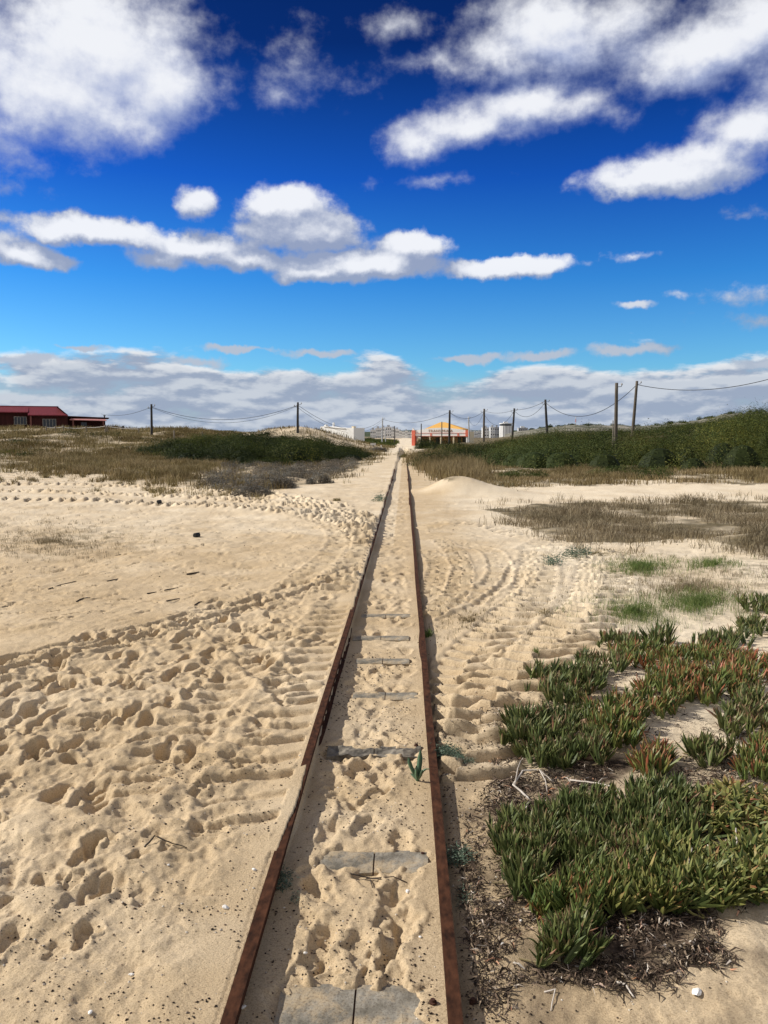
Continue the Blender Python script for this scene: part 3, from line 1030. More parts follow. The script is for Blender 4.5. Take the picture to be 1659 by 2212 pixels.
# single low shrubs at the foot of the hill and beside the line
for px, py, r, hgt, mk, lab in [
        (1130, 1033, 1.15, 0.42, 'scrub_green', 'flat dark green shrub at the edge of the sand below the hillside'),
        (1345, 1028, 1.0, 0.5, 'scrub_green', 'low green shrub in dry grass, middle one of three below the tall straight pole'),
        (1415, 1036, 0.8, 0.62, 'scrub_green', 'round bright green shrub jutting onto the pale sand below the hillside'),
        (1290, 1030, 0.7, 0.4, 'scrub_green', 'small green shrub in dry grass just below the tall straight pole'),
        (925, 968, 1.6, 1.1, 'scrub_dark', 'dark round shrub beside the line in front of the striped station'),
        (965, 975, 1.8, 1.0, 'scrub_dark', 'broad dark shrub at the foot of the pole before the station'),
        (800, 952, 2.6, 1.3, 'scrub_dark', 'dark green bush beyond the thicket before the white town'),
        (815, 975, 0.9, 0.45, 'scrub_grey', 'small brownish shrub beside the white marker post'),
        (690, 1044, 0.55, 0.42, 'scrub_grey', 'rounded grey shrub closest to the track on the left sand edge'),
        (605, 1053, 0.65, 0.38, 'scrub_grey', 'dark grey shrub at the front edge of the grey undergrowth'),
        (545, 1070, 0.75, 0.30, 'scrub_grey', 'low grey shrub reaching farthest out onto the left sand')]:
    p = hit(px, py)
    sub = [(0, 0, 0, r * 0.7, hgt)]
    for k in range(7):
        a = rng.uniform(0, 2 * PI)
        sub.append((math.cos(a) * r * 0.6, math.sin(a) * r * 0.45, 0, r * rng.uniform(.3, .5), hgt * rng.uniform(.5, .95)))
    k_ = 1500 if r < 1.3 else 700
    o = lump_scrub('shrub', sub, k_ * (1.6 if mk == 'scrub_grey' else 1.0), 0.055 if r < 1.3 else 0.09, M[mk], int(px), core=(r > 1.3))
    o.location = p - np.array([0, 0, 0.05])
    tag(o, lab, 'shrub', 'low shrubs along the sand')

# grey undergrowth
G_OUT = [(480, 1012), (600, 1000), (780, 992), (775, 1010), (730, 1030), (655, 1040), (610, 1050), (560, 1062), (500, 1060), (455, 1040)]
bare = [(490, 1022), (520, 1016), (552, 1022), (575, 1034), (540, 1034)]


def keep_grey(x, d, r):
    px, py = project(x, d, zg(x, d))
    return ~inpoly(px, py, bare)


P = sample_area(G_OUT, 260, rng, 20, 60, 0.4, keep_grey)
lumps = [(x, y, z - 0.05, rng.uniform(.25, .55), rng.uniform(.15, .38)) for x, y, z in P]
o = lump_scrub('grey_undergrowth', lumps, 900, 0.06, M['scrub_grey'], 9, core=False)
kind(o, 'stuff', 'grey dry undergrowth between the thicket and the left sand edge', 'undergrowth')


# grasses
def tufts(P, per, spread, rng, hfun, wfun, lean=(0.1, 0.6)):
    n = len(P)
    q = np.repeat(P, per, 0)
    off = rng.normal(size=(n * per, 2)) * np.repeat(spread, per)[:, None]
    q[:, :2] += off
    q[:, 2] = zg(q[:, 0], q[:, 1])
    h = hfun(q) * rng.uniform(0.45, 1.15, len(q))
    return q, h, wfun(q), rng.uniform(lean[0], lean[1], len(q))


def keep_noise(f, lo, hi, nx=0.0):
    def k(x, d, r):
        v = fbm(x * f + nx, d * f, 3)
        nearrail = np.abs(x) < 1.5
        px, py = project(x, d, zg(x, d))
        front_ = inpoly(px, py, [(470, 1006), (600, 996), (800, 985), (790, 1010), (700, 1060), (540, 1085), (440, 1045)])
        thin_ = sstep(975, 1050, py) * (px < 870)
        return (r.random(len(x)) < sstep(lo, hi, v - 0.45 * thin_)) & ~(nearrail & (d > 20)) & ~(front_ & (r.random(len(x)) < 0.9)) & ~((gauss(x, d, -10.0, 88, 5.0, 9.0) > 0.3) & (r.random(len(x)) < 0.85))
    return k


P = sample_area(A_FIELD, 9500, rng, 22, 118, 0.75, keep_noise(0.28, -0.55, 0.25))
q, h, w, ln = tufts(P, 9, 0.05 + 0.004 * P[:, 1], rng, lambda q: 0.20 + 0.0045 * q[:, 1] * (0.6 + 0.4 * np.sin(q[:, 0] * .6)), lambda q: 0.006 + 0.00042 * q[:, 1])
kind(blades('dry_grass', q, h, w, ln, M['grass_olive'], 31), 'stuff', 'long dry olive grass over the low dune left of the track', 'grass')
P = sample_area([(60, 985), (300, 975), (560, 1000), (640, 1040), (600, 1058), (440, 1056), (300, 1042), (80, 1015)], 2300, rng, 22, 60, 0.6, keep_noise(0.5, -0.3, 0.3))
q, h, w, ln = tufts(P, 10, 0.04 + 0.003 * P[:, 1], rng, lambda q: 0.36 + 0 * q[:, 1], lambda q: 0.006 + 0.0004 * q[:, 1])
kind(blades('straw_grass', q, h, w, ln, M['grass_dry'], 32), 'stuff', 'straw coloured grass along the front edge of the left field', 'grass')
P = sample_area([(0, 1012), (300, 1030), (560, 1064), (600, 1080), (430, 1075), (250, 1056), (0, 1040), (-200, 1030)], 70, rng, 20, 45, 0.75)
q, h, w, ln = tufts(P, 46, 0.10 + 0.0 * P[:, 1], rng, lambda q: 0.22 + 0 * q[:, 1], lambda q: 0.004 + 0.0004 * q[:, 1], (0.3, 1.0))
kind(blades('tussock_grass', q, h, w, ln, M['grass_olive'], 38), 'stuff', 'scattered dry tussocks on the sand in front of the left grass', 'grass')
P = sample_area(A_PATCH, 5600, rng, 11.5, 25, 0.95, keep_noise(0.6, -0.5, 0.45))
q, h, w, ln = tufts(P, 12, 0.05 + 0.002 * P[:, 1], rng, lambda q: 0.17 + 0.12 * np.clip(fbm(q[:, 0] * .8, q[:, 1] * .8, 2), -0.6, 1), lambda q: 0.004 + 0.00034 * q[:, 1], (0.2, 0.9))
kind(blades('brown_grass', q, h, w, ln, M['grass_brown'], 33), 'stuff', 'low brown dead grass patch on the sand right of the track', 'grass')
P = sample_area(A_STRIP, 4600, rng, 28, 80, 0.95, keep_noise(0.3, -0.5, 0.2))
q, h, w, ln = tufts(P, 10, 0.06 + 0.003 * P[:, 1], rng, lambda q: 0.25 + 0.08 * np.sin(q[:, 0] * .9), lambda q: 0.006 + 0.0004 * q[:, 1])
kind(blades('tawny_grass', q, h, w, ln, M['grass_dry'], 34), 'stuff', 'tawny grass strip between pale sand and the green hillside', 'grass')
P = sample_area([(905, 985), (960, 985), (1020, 1005), (1040, 1030), (990, 1040), (940, 1034), (915, 1010)], 800, rng, 30, 75, 0.4)
q, h, w, ln = tufts(P, 12, 0.05 + 0.004 * P[:, 1], rng, lambda q: 0.65 + 0 * q[:, 1], lambda q: 0.006 + 0.0004 * q[:, 1])
kind(blades('tall_grass', q, h, w, ln, M['grass_dry'], 35), 'stuff', 'tall tawny grass beside the right rail before the station', 'grass')
# thin sprouting green and dead wisps on the right
for cx_, cy_, rx_, ry_, n_, mk, nm, lab, sd in [
        (1385, 1224, 62, 16, 420, 'grass_green', 'green_grass', 'small fresh green grass patch farther from the fleshy plants', 41),
        (1510, 1300, 85, 22, 480, 'grass_green', 'green_grass', 'fresh green grass patch just above the fleshy plants', 42),
        (1370, 1322, 90, 26, 300, 'grass_green', 'green_grass', 'thin green sprouts at the end of the tractor treads', 43),
        (1540, 1218, 60, 12, 160, 'grass_green', 'green_grass', 'sparse green sprouts below the sand heap by the brown grass', 44),
        (1490, 1268, 210, 42, 750, 'grass_brown', 'dead_grass', 'thin brown dead wisps lying on the sand right of the treads', 45),
        (1290, 1195, 90, 12, 240, 'grass_olive', 'dead_grass', 'sparse yellowing wisps along the front of the brown grass', 46),
        (110, 1170, 170, 45, 620, 'grass_brown', 'dead_grass', 'thin brown wisps on the flat sand left of the track', 47),
        (130, 1025, 230, 22, 420, 'grass_brown', 'dead_grass', 'sparse dead grass on the sand in front of the cabin', 48),
        (1060, 1040, 120, 16, 260, 'grass_brown', 'dead_grass', 'dead wisps around the sand heap right of the track', 49),
        (1010, 1340, 90, 40, 130, 'grass_olive', 'dead_grass', 'sparse yellowish sprouts in the treads beside the right rail', 50),
        (1180, 1330, 110, 120, 130, 'grass_olive', 'dead_grass', 'short olive sprouts scattered over the tractor treads', 51)]:
    k = n_
    a = rng.uniform(0, 2 * PI, k)
    rr_ = np.abs(rng.normal(size=k)) * 0.8
    pts = np.array([flat_xy(cx_ + rx_ * r * math.cos(t), cy_ + ry_ * r * math.sin(t)) for r, t in zip(rr_, a)])
    P = np.concatenate([pts, zg(pts[:, 0], pts[:, 1])[:, None]], 1)
    dist = P[:, 1].mean()
    hs = {'grass_green': 0.10, 'grass_brown': 0.075, 'grass_olive': 0.045}[mk]
    q, h, w, ln = tufts(P, 7, 0.03 + 0 * P[:, 0], rng, lambda q: hs + 0 * q[:, 1], lambda q: 0.0014 + 0.00022 * q[:, 1], (0.2, 1.1))
    kind(blades(nm, q, h, w, ln, M[mk], sd), 'stuff', lab, 'grass')
P = sample_area([(-200, 925), (230, 930), (420, 940), (330, 970), (300, 990), (-200, 1000)], 120, rng, 48, 112, 0.75, keep_noise(0.12, -0.1, 0.4, 5))
lumps = [(x, y, z - 0.08, rng.uniform(.4, 1.4), rng.uniform(.2, .55)) for x, y, z in P]
o = lump_scrub('field_scrub', lumps, 160, 0.1, M['thicket'], 19, core=False)
kind(o, 'stuff', 'dark low scrub patches in the dry grass before the cabin', 'scrub')
# grass on the dune and beyond the thicket
P = sample_area([(225, 935), (330, 930), (480, 925), (600, 905), (760, 930), (835, 940), (860, 962), (835, 972), (790, 965), (700, 940), (560, 930), (420, 945), (300, 962)], 2600, rng, 70, 150, 0.5, keep_noise(0.35, 0.05, 0.5))
q, h, w, ln = tufts(P, 8, 0.3 + 0 * P[:, 1], rng, lambda q: 0.3 + 0 * q[:, 1], lambda q: 0.01 + 0.00035 * q[:, 1])
kind(blades('dune_grass', q, h, w, ln, M['grass_olive'], 36), 'stuff', 'brownish grass on the crest of the sandy dune', 'grass')
# low vegetation at the far end, left of the station
P = sample_area([(745, 945), (885, 945), (888, 966), (840, 968), (800, 962)], 620, rng, 105, 330, 0.25)
lumps = [(x, y, z - 0.1, rng.uniform(.8, 2.2), rng.uniform(.3, .9)) for x, y, z in P if abs(x - 0.5) > 3.5]
o = lump_scrub('far_scrub', lumps, 40, 0.35, M['scrub_green'], 12, core=True)
kind(o, 'stuff', 'low dark scrub and brown tussocks before the white town', 'scrub')


# ------------------------------------------------------------------ fleshy ground plants
def fleshy(shoots, rng, L0, W0, n_leaf, openness, droop):
    """three-sided tapering leaves in pairs on each shoot; returns vertices, faces and a value per vertex"""
    V, F4, F3, R = [], [], [], []
    n = 0
    fr = [0.0, 0.35, 0.72]
    fw = [0.75, 1.0, 0.72]
    for (x, y, z, tx, ty, sc, hue) in shoots:
        k = n_leaf + rng.integers(-1, 2)
        a0 = rng.uniform(0, 2 * PI)
        for i in range(k):
            a = a0 + i * 2.4 + rng.uniform(-.3, .3)
            op = openness * (0.25 + 0.9 * i / k) * rng.uniform(0.7, 1.25)
            ln = L0 * sc * rng.uniform(0.7, 1.15)
            wd = W0 * sc * rng.uniform(0.85, 1.15)
            dirv = np.array([math.cos(a) * math.sin(op) + tx, math.sin(a) * math.sin(op) + ty, math.cos(op)])
            dirv /= np.linalg.norm(dirv)
            side = np.array([-math.sin(a), math.cos(a), 0.0])
            nor = np.cross(side, dirv)
            nor /= np.linalg.norm(nor)
            bend = rng.uniform(-0.05, 0.28) + droop
            p0 = np.array([x, y, z]) + rng.normal(size=3) * 0.004
            for f, ww in zip(fr, fw):
                c = p0 + dirv * ln * f + nor * (-bend * ln * f * f * 0.5 if droop <= 0 else 0) + np.array([0, 0, -droop * ln * f * f])
                if droop <= 0:
                    c = c + np.array([0, 0, bend * ln * f * f * 0.3])
                V += [c + side * wd * ww * 0.5, c - side * wd * ww * 0.5, c + nor * wd * ww * 0.62]
            tip = p0 + dirv * ln + np.array([0, 0, -droop * ln]) + (np.array([0, 0, bend * ln * 0.3]) if droop <= 0 else 0)
            V.append(tip)
            for r_ in range(2):
                b_ = n + r_ * 3
                for e in range(3):
                    F4.append((b_ + e, b_ + (e + 1) % 3, b_ + 3 + (e + 1) % 3, b_ + 3 + e))
            for e in range(3):
                F3.append((n + 6 + e, n + 6 + (e + 1) % 3, n + 9))
            h_ = float(np.clip(hue + rng.normal() * 0.2, 0, 1))
            R += [h_ * 0.7] * 3 + [h_ * 0.85] * 3 + [min(1, h_ + 0.05)] * 3 + [min(1, h_ + 0.42)]
            n += 10
    return np.array(V), np.array(F4), np.array(F3), np.array(R)


ICE = [  # centre px, py, half width and half depth px, shoots, material, hue, scale, openness, droop, label
    (1632, 1306, 36, 16, 20, 'ice_dark', .3, 1.25, .5, 0, 'upright green fleshy plant at the top of the group, cut by the frame edge'),
    (1622, 1358, 46, 22, 26, 'ice_dark', .35, 1.2, .6, 0, 'tall green fleshy plant with one reddish sprawling shoot, just below the topmost one'),
    (1560, 1392, 62, 16, 34, 'ice_dark', .3, 1.2, .4, 0, 'row of upright dark green fleshy fingers above the reddish mat'),
    (1424, 1392, 26, 16, 13, 'ice_dark', .3, 1.55, .55, 0, 'tallest forked dark green fleshy plant standing clear on pale sand'),
    (1345, 1402, 55, 13, 26, 'ice_dark', .4, 1.15, .5, 0, 'low fringe of green fleshy leaves that reaches farthest toward the treads'),
    (1385, 1440, 62, 26, 34, 'ice_red', .5, 1.1, .7, 0, 'reddish green fleshy clump below the fork-shaped plant'),
    (1520, 1432, 95, 28, 62, 'ice_red', .5, 1.1, .7, 0, 'red tinged fleshy mat directly below the upright dark row'),
    (1610, 1452, 70, 36, 56, 'ice_red', .55, 1.1, .7, 0, 'reddest fleshy mat at the frame edge, rust coloured leaves'),
    (1535, 1500, 100, 34, 72, 'ice_red', .5, 1.15, .65, 0, 'olive green fleshy mat with reddish tips above the bare sand hollow'),
    (1330, 1585, 66, 52, 88, 'ice_red', .42, 1.15, .6, 0, 'olive fleshy mound with orange leaves beside the brown stone'),
    (1430, 1530, 55, 36, 46, 'ice_red', .48, 1.1, .65, 0, 'small olive fleshy patch at the left end of the bare sand hollow'),
    (1228, 1505, 78, 36, 66, 'ice_dark', .3, 1.15, .55, 0, 'dark green fleshy mound closest to the tractor treads'),
    (1172, 1610, 84, 62, 120, 'ice_dark', .32, 1.1, .55, 0, 'broad dark green fleshy mound above the bleached branches'),
    (1622, 1560, 66, 46, 62, 'ice_dark', .45, 1.2, .65, 0, 'green fleshy mound on the frame edge right of the bare sand hollow'),
    (1405, 1672, 40, 28, 22, 'ice_red', .5, 1.2, .8, 0, 'small spreading reddish fleshy plant alone on the bare sand'),
    (1530, 1655, 42, 22, 24, 'ice_dark', .4, 1.05, .6, 0, 'small dark green fleshy plant alone on the bare sand near the frame edge'),
    (1250, 1830, 150, 84, 250, 'ice_dark', .22, 1.0, .5, 0, 'large dense dark green fleshy mat closest to the rail'),
    (1420, 1800, 110, 66, 150, 'ice_dark', .25, 1.05, .5, 0, 'upper part of the dense dark fleshy mat under the bare sand slope'),
    (1420, 1920, 140, 66, 190, 'ice_strap', .25, 1.1, .85, 0.12, 'green sprawling fleshy mat with pale bare stems in the corner'),
    (1605, 1800, 115, 64, 130, 'ice_strap', .62, 1.35, 1.05, 0.38, 'yellow and red drooping strap leaves at the frame edge'),
    (1600, 1940, 110, 56, 120, 'ice_strap', .42, 1.35, 1.0, 0.30, 'olive strap leaves on bare reddish stems at the frame edge'),
    (1290, 1468, 58, 24, 40, 'ice_dark', .4, 1.0, .6, 0, 'green fleshy patch linking the mound by the treads with the reddish clump'),
    (1460, 1490, 60, 26, 44, 'ice_red', .5, 1.0, .65, 0, 'olive red fleshy patch in the middle of the upper mat'),
    (1268, 1640, 44, 30, 40, 'ice_dark', .4, 1.0, .6, 0, 'dark fleshy patch hanging over the brown stone'),
    (1140, 1860, 70, 84, 120, 'ice_dark', .28, 1.0, .55, 0, 'left flank of the large mat, dark fleshy leaves closest to the rail'),
    (1330, 1905, 110, 54, 130, 'ice_dark', .35, 1.0, .6, 0, 'dark green fleshy leaves in the centre of the large mat'),
    (1345, 1975, 95, 44, 80, 'ice_strap', .35, 1.05, .8, 0.05, 'lower centre of the large mat, olive leaves against dark litter'),
    (1640, 1660, 46, 50, 50, 'ice_red', .45, 1.05, .7, 0, 'reddish fleshy shoots on the frame edge below the bare sand hollow'),
    (1490, 1985, 84, 34, 56, 'ice_strap', .3, 1.15, 0.9, 0.15, 'olive fleshy shoots straggling onto the litter at the lower edge of the mat'),
    (1235, 1985, 85, 55, 90, 'ice_red', .3, 1.0, .6, 0, 'green fleshy tail of the mat with red stems, low and toward the viewer'),
    (1225, 2075, 62, 34, 40, 'ice_dark', .3, 1.0, .6, 0, 'small fleshy clump closest to the viewer, on brown litter'),
]
for px, py, rx_, ry_, ns_, mk, hue, sc, op, dr, lab in ICE:
    r_ = np.random.default_rng(int(px * 7 + py))
    c0 = hit(px, py)
    ns_ = int(ns_ * (1.55 if py > 1700 else 1.8))
    sh = []
    stem = MB()
    dens = 0
    for k in range(ns_):
        while True:
            u, v = r_.uniform(-1, 1, 2)
            if u * u + v * v < 0.95 + 0.4 * math.sin(3 * math.atan2(v, u) + px):
                break
        if r_.random() < 0.16:
            u, v = u * 1.15, v * 1.15
        g = flat_xy(px + u * rx_ + r_.normal() * 3, py + v * ry_ + r_.normal() * 2)
        z = float(zg(*g))
        mound = 0.028 * max(0, 1 - u * u - v * v) * (1 if ns_ > 40 else 0.4)
        s = sc * r_.uniform(0.6, 1.3)
        x_, y_, z_ = g[0] - c0[0], g[1] - c0[1], z + mound + 0.01 - c0[2]
        lean_x = r_.normal() * 0.38 + 0.05
        lean_y = r_.normal() * 0.34 - 0.05
        sh.append((x_, y_, z_, lean_x, lean_y, s, float(np.clip(hue - (0.12 if mk == 'ice_red' else 0) + r_.normal() * 0.14, 0, 1))))
        if k % 3 == 0:
            a = r_.uniform(0, 2 * PI)
            lgt = r_.uniform(.03, .09)
            stem.tube([(x_ + math.cos(a) * lgt, y_ + math.sin(a) * lgt, z - c0[2] + 0.004), (x_ + math.cos(a) * lgt * .4, y_ + math.sin(a) * lgt * .4, z - c0[2] + 0.012), (x_, y_, z_ + 0.008)], [0.003, 0.004, 0.004], 5)
    V, F4, F3, R = fleshy(sh, r_, 0.086, 0.0116, 7 if dr == 0 else 8, op * 0.85, dr)
    nl_ = len(V)
    SV = np.array(stem.V)
    SF = [np.array(f) + nl_ for f in stem.F.values()]
    o = np_mesh('fleshy_plant', np.vstack([V, SV]), [F4, F3] + SF, M[mk], None, {'rnd': np.concatenate([R, np.full(len(SV), 0.8)])})
    o.location = c0
    tag(o, lab, 'plant', 'fleshy ground plants right of the track')

# litter of dead leaves and twigs among them
def strips(P, ln, wd, rng, lift):
    n = len(P)
    a = rng.uniform(0, 2 * PI, n)
    b_ = a + rng.normal(size=n) * 0.9
    p0 = P.copy()
    p1 = P + np.stack([np.cos(a) * ln * .5, np.sin(a) * ln * .5, lift * rng.random(n)], -1)
    p2 = p1 + np.stack([np.cos(b_) * ln * .5, np.sin(b_) * ln * .5, lift * (rng.random(n) - 0.7)], -1)
    s = np.stack([-np.sin(a), np.cos(a), rng.normal(size=n) * .6], -1) * wd[:, None] * .5
    V = np.stack([p0 - s * .6, p0 + s * .6, p1 - s, p1 + s, p2 - s * .3, p2 + s * .3], 1).reshape(-1, 3)
    b0 = np.arange(n)[:, None] * 6
    F = np.concatenate([b0 + np.array([0, 1, 3, 2]), b0 + np.array([2, 3, 5, 4])])
    return V, F, np.repeat(rng.random(n), 6)


pts = []
spots = [(1010, 1900, 40, 130, 700), (1045, 2030, 60, 110, 700), (1100, 1700, 60, 60, 600), (1210, 1700, 110, 36, 900), (1190, 1780, 130, 50, 500),
         (1090, 1830, 30, 110, 500), (1150, 1950, 60, 80, 600), (1350, 2020, 110, 50, 1100), (1470, 2010, 70, 40, 450), (1330, 2120, 190, 36, 900),
         (1520, 2090, 60, 40, 400), (1330, 1860, 250, 130, 1500), (1580, 1870, 100, 120, 800), (1250, 1650, 60, 30, 400), (1520, 1700, 150, 30, 500),
         (1550, 1660, 60, 20, 200), (1300, 1545, 220, 80, 900), (1520, 1470, 160, 60, 700), (1590, 1600, 70, 30, 250), (1150, 1580, 90, 90, 500), (1060, 2150, 60, 40, 200)]
for cx_, cy_, rx_, ry_, k in spots:
    a = rng.uniform(0, 2 * PI, k)
    r_ = np.sqrt(rng.random(k)) * (1 + 0.4 * np.sin(a * 3 + cx_))
    pts += [flat_xy(cx_ + rx_ * rr_ * math.cos(t), cy_ + ry_ * rr_ * math.sin(t)) for rr_, t in zip(r_, a)]
pts = np.array(pts)
pts = pts[pts[:, 0] > 0.40]
P = np.concatenate([pts, zg(pts[:, 0], pts[:, 1])[:, None] + 0.003], 1)
V, F, R = strips(P, rng.uniform(.012, .06, len(P)), rng.uniform(.002, .006, len(P)), rng, 0.018)
kind(np_mesh('dead_leaf_litter', V, F, M['litter'], attrs={'rnd': R}), 'stuff', 'dark brown curled litter around the fleshy plants', 'litter')

# ------------------------------------------------------------------ small things lying on the sand
def stick(pix, rad, mat, name, label, cat, group=None, lift=None, branch=()):
    c0 = hit(*pix[0][:2])
    pts = []
    for i, p in enumerate(pix):
        g = flat_xy(p[0], p[1])
        z = float(zg(*g)) + (p[2] if len(p) > 2 else 0.0) + rad * 0.6
        pts.append(np.array([g[0], g[1], z]) - c0)
    sp = []
    for i in range(len(pts) - 1):
        for t in np.linspace(0, 1, 5, endpoint=False):
            sp.append(pts[i] * (1 - t) + pts[i + 1] * t + np.array([rng.normal(), rng.normal(), 0]) * rad * 0.35)
    sp.append(pts[-1])
    n = len(sp)
    mb = MB()
    mb.tube(sp, [rad * (1 - 0.6 * i / n) for i in range(n)], 6)
    for b_ in branch:
        q = []
        for p in b_:
            g = flat_xy(p[0], p[1])
            q.append(np.array([g[0], g[1], float(zg(*g)) + (p[2] if len(p) > 2 else 0) + rad * .5]) - c0)
        mb.tube(q, [rad * 0.6 * (1 - 0.5 * i / len(q)) for i in range(len(q))], 5)
    o = mb.build(name, mat, smooth=True)
    o.location = c0
    return tag(o, label, cat, group)


G_DRY = 'bleached branches among the fleshy plants'
stick([(1145, 1735), (1110, 1712, .03), (1128, 1690, .05), (1165, 1687, .04), (1195, 1700, .02)], 0.0055, M['dead_wood'], 'dry_branch', 'bleached branch arched in a loop below the broad dark mound', 'branch', G_DRY, branch=[[(1112, 1713, .03), (1118, 1690, .06), (1124, 1680, .08)], [(1165, 1687, .04), (1178, 1700, .03), (1182, 1718, .01)]])
stick([(1145, 1735), (1128, 1770), (1150, 1790), (1160, 1800)], 0.005, M['dead_wood'], 'dry_branch', 'bleached stick running down from the arched loop toward the large mat', 'branch', G_DRY)
stick([(1230, 1698, .01), (1290, 1718, .03), (1330, 1732, .03), (1350, 1742, .01)], 0.0045, M['dead_wood'], 'dry_branch', 'long bleached branch lying along the top of the large dark mat', 'branch', G_DRY, branch=[[(1290, 1718, .03), (1300, 1705, .03), (1312, 1700, .02)]])
stick([(1360, 1875), (1347, 1850, .05), (1338, 1815, .09)], 0.0055, M['dead_wood'], 'dry_branch', 'upright bleached forked stick in the middle of the large mat', 'branch', G_DRY, branch=[[(1350, 1852, .05), (1366, 1838, .07), (1372, 1828, .08)]])
stick([(1375, 1876), (1372, 1850, .05), (1371, 1838, .07)], 0.004, M['dead_wood'], 'dry_branch', 'short bleached stick standing beside the forked one', 'branch', G_DRY)
stick([(1466, 2005), (1478, 1970, .06), (1492, 1925, .10)], 0.0055, M['dead_wood'], 'dry_branch', 'bare pale stem rising from litter at the lower edge of the mat', 'branch', G_DRY, branch=[[(1470, 1998, .01), (1490, 1980, .04), (1512, 1965, .04)]])
stick([(1520, 1967, .01), (1560, 1968, .03), (1545, 1940, .07), (1525, 1915, .10)], 0.0048, M['dead_wood'], 'dry_branch', 'pinkish bare stem bending up to the strap leaves', 'branch', G_DRY)
stick([(1590, 1945), (1588, 1910, .06), (1586, 1885, .10)], 0.005, M['dead_wood'], 'dry_branch', 'bare pale stem holding strap leaves next to the frame edge', 'branch', G_DRY)
stick([(1330, 2140), (1350, 2150, .01), (1370, 2172)], 0.005, M['dead_wood'], 'dry_branch', 'short white stick on sand below the corner litter', 'branch', G_DRY)
stick([(1175, 2148), (1200, 2150, .01), (1190, 2190)], 0.003, M['dead_wood'], 'dry_branch', 'thin grey twig in litter closest to the viewer', 'branch', G_DRY)
stick([(1575, 1618), (1600, 1600, .02), (1640, 1600, .02)], 0.004, M['dead_wood'], 'dry_branch', 'pale twig in the bare sand hollow near the frame edge', 'branch', G_DRY, branch=[[(1600, 1600, .02), (1590, 1625, .0)]])
stick([(735, 1858), (760, 1876, .004), (800, 1880, .006), (840, 1895)], 0.004, M['dark_stick'], 'twig', 'dark twig along the lower edge of the second sleeper', 'twig', branch=[[(790, 1880, .004), (850, 1885, .004), (880, 1892, .002)], [(800, 1882, .003), (805, 1910, .001)]])
stick([(313, 1862, .0), (335, 1850, .02), (365, 1856, .02), (405, 1860, .005)], 0.004, M['dark_stick'], 'twig', 'black bent twig on the trampled sand left of the track', 'twig')
G_ST = 'short driftwood sticks on the flat sand left of the track'
for k, (pp, lab) in enumerate([
        ([(105, 1280), (130, 1268), (165, 1262)], 'long thin dark stick lowest at the frame side on the flat sand'),
        ([(405, 1245), (430, 1240)], 'thick short black stick in the middle of the flat sand'),
        ([(355, 1279), (385, 1272)], 'dark stick just below the thick short black one'),
        ([(250, 1200), (285, 1193)], 'slanting stick nearest the dry wisps on the flat sand'),
        ([(420, 1315), (432, 1308), (450, 1308)], 'curved pale brown stick closest to the narrow wheel track'),
        ([(232, 1262), (255, 1253)], 'small stick beside the long thin dark stick'),
        ([(360, 1310), (388, 1302)], 'short dark stick left of the curved brown one'),
        ([(318, 1284), (338, 1281)], 'tiny dark stick left of the one below the black stick'),
        ([(5, 1316), (35, 1312)], 'black stick cut by the frame edge on the flat sand'),
        ([(165, 1308), (180, 1300), (195, 1297)], 'thin curved stick between the frame edge and the middle of the flat sand')]):
    stick(pp, 0.012 if k in (1, 8) else 0.008, M['dark_stick'], 'stick', lab, 'stick', G_ST)


def pebble_mesh(name, r, mat, sx=1.0, sy=0.8, sz=0.55, seed=1, sub=2):
    bm = bmesh.new()
    bmesh.ops.create_icosphere(bm, subdivisions=sub, radius=1)
    for v in bm.verts:
        c = v.co
        n = float(perlin(np.array([c.x * 1.4 + seed]), np.array([c.y * 1.4 + c.z * 1.1 + seed * 2.3]))[0])
        v.co = Vector((c.x * r * sx, c.y * r * sy, c.z * r * sz)) * (1 + 0.3 * n)
    me = bpy.data.meshes.new(name)
    bm.to_mesh(me)
    bm.free()
    me.materials.append(mat)
    o = bpy.data.objects.new(name, me)
    COL.objects.link(o)
    return o


for k, (px, py, r, lab) in enumerate([
        (487, 1964, .0125, 'largest white shell on the sand left of the rusty rail'), (881, 1929, .012, 'white shell between the rails below the second sleeper'),
        (549, 1882, .010, 'white shell lying against the left rail where the rust shows again'), (660, 2066, .008, 'small white shell between the rails nearest the front sleeper'),
        (908, 2027, .007, 'tiny white shell between the rails near the right rail'), (284, 2108, .009, 'flat white shell far from the rail near the lower left corner'),
        (364, 1871, .008, 'small pale shell beside the black bent twig'), (1505, 2146, .014, 'tall white shell on clear sand in the lower corner beyond the litter'),
        (1085, 2043, .009, 'white shell on litter between rail and plants'), (1124, 1993, .008, 'white flat shell on litter at the tail of the dark mat'),
        (525, 2180, .010, 'white shell beside the left rail at the bottom of the picture'), (195, 2190, .009, 'white shell at the very bottom of the trampled sand')]):
    o = pebble_mesh('shell', r, M['shell'], 1.0, 0.75 if k != 7 else 1.6, 0.5, k + 1)
    p = hit(px, py)
    o.location = p + np.array([0, 0, r * 0.35])
    o.rotation_euler = (0.3 * math.sin(k), 0.3 * math.cos(k), k * 1.3)
    tag(o, lab, 'shell', 'white shells on the sand')
o = pebble_mesh('rock', 0.045, M['rock'], 1.25, 0.7, 0.5, 4, 3)
o.location = hit(1283, 1640) + np.array([0, 0, 0.012])
tag(o, 'rounded brown stone between the dark and the olive fleshy mounds', 'rock')
o = pebble_mesh('rock', 0.055, M['rock'], 1.0, 0.7, 0.75, 6, 3)
o.location = hit(1270, 1575) + np.array([0, 0, 0.018])
tag(o, 'pale pinkish stone half hidden in the fleshy leaves above the brown stone', 'rock')
o = pebble_mesh('rock', 0.03, M['rock'], 1.0, 0.8, 0.6, 9, 3)
o.location = hit(1408, 1713) + np.array([0, 0, 0.008])
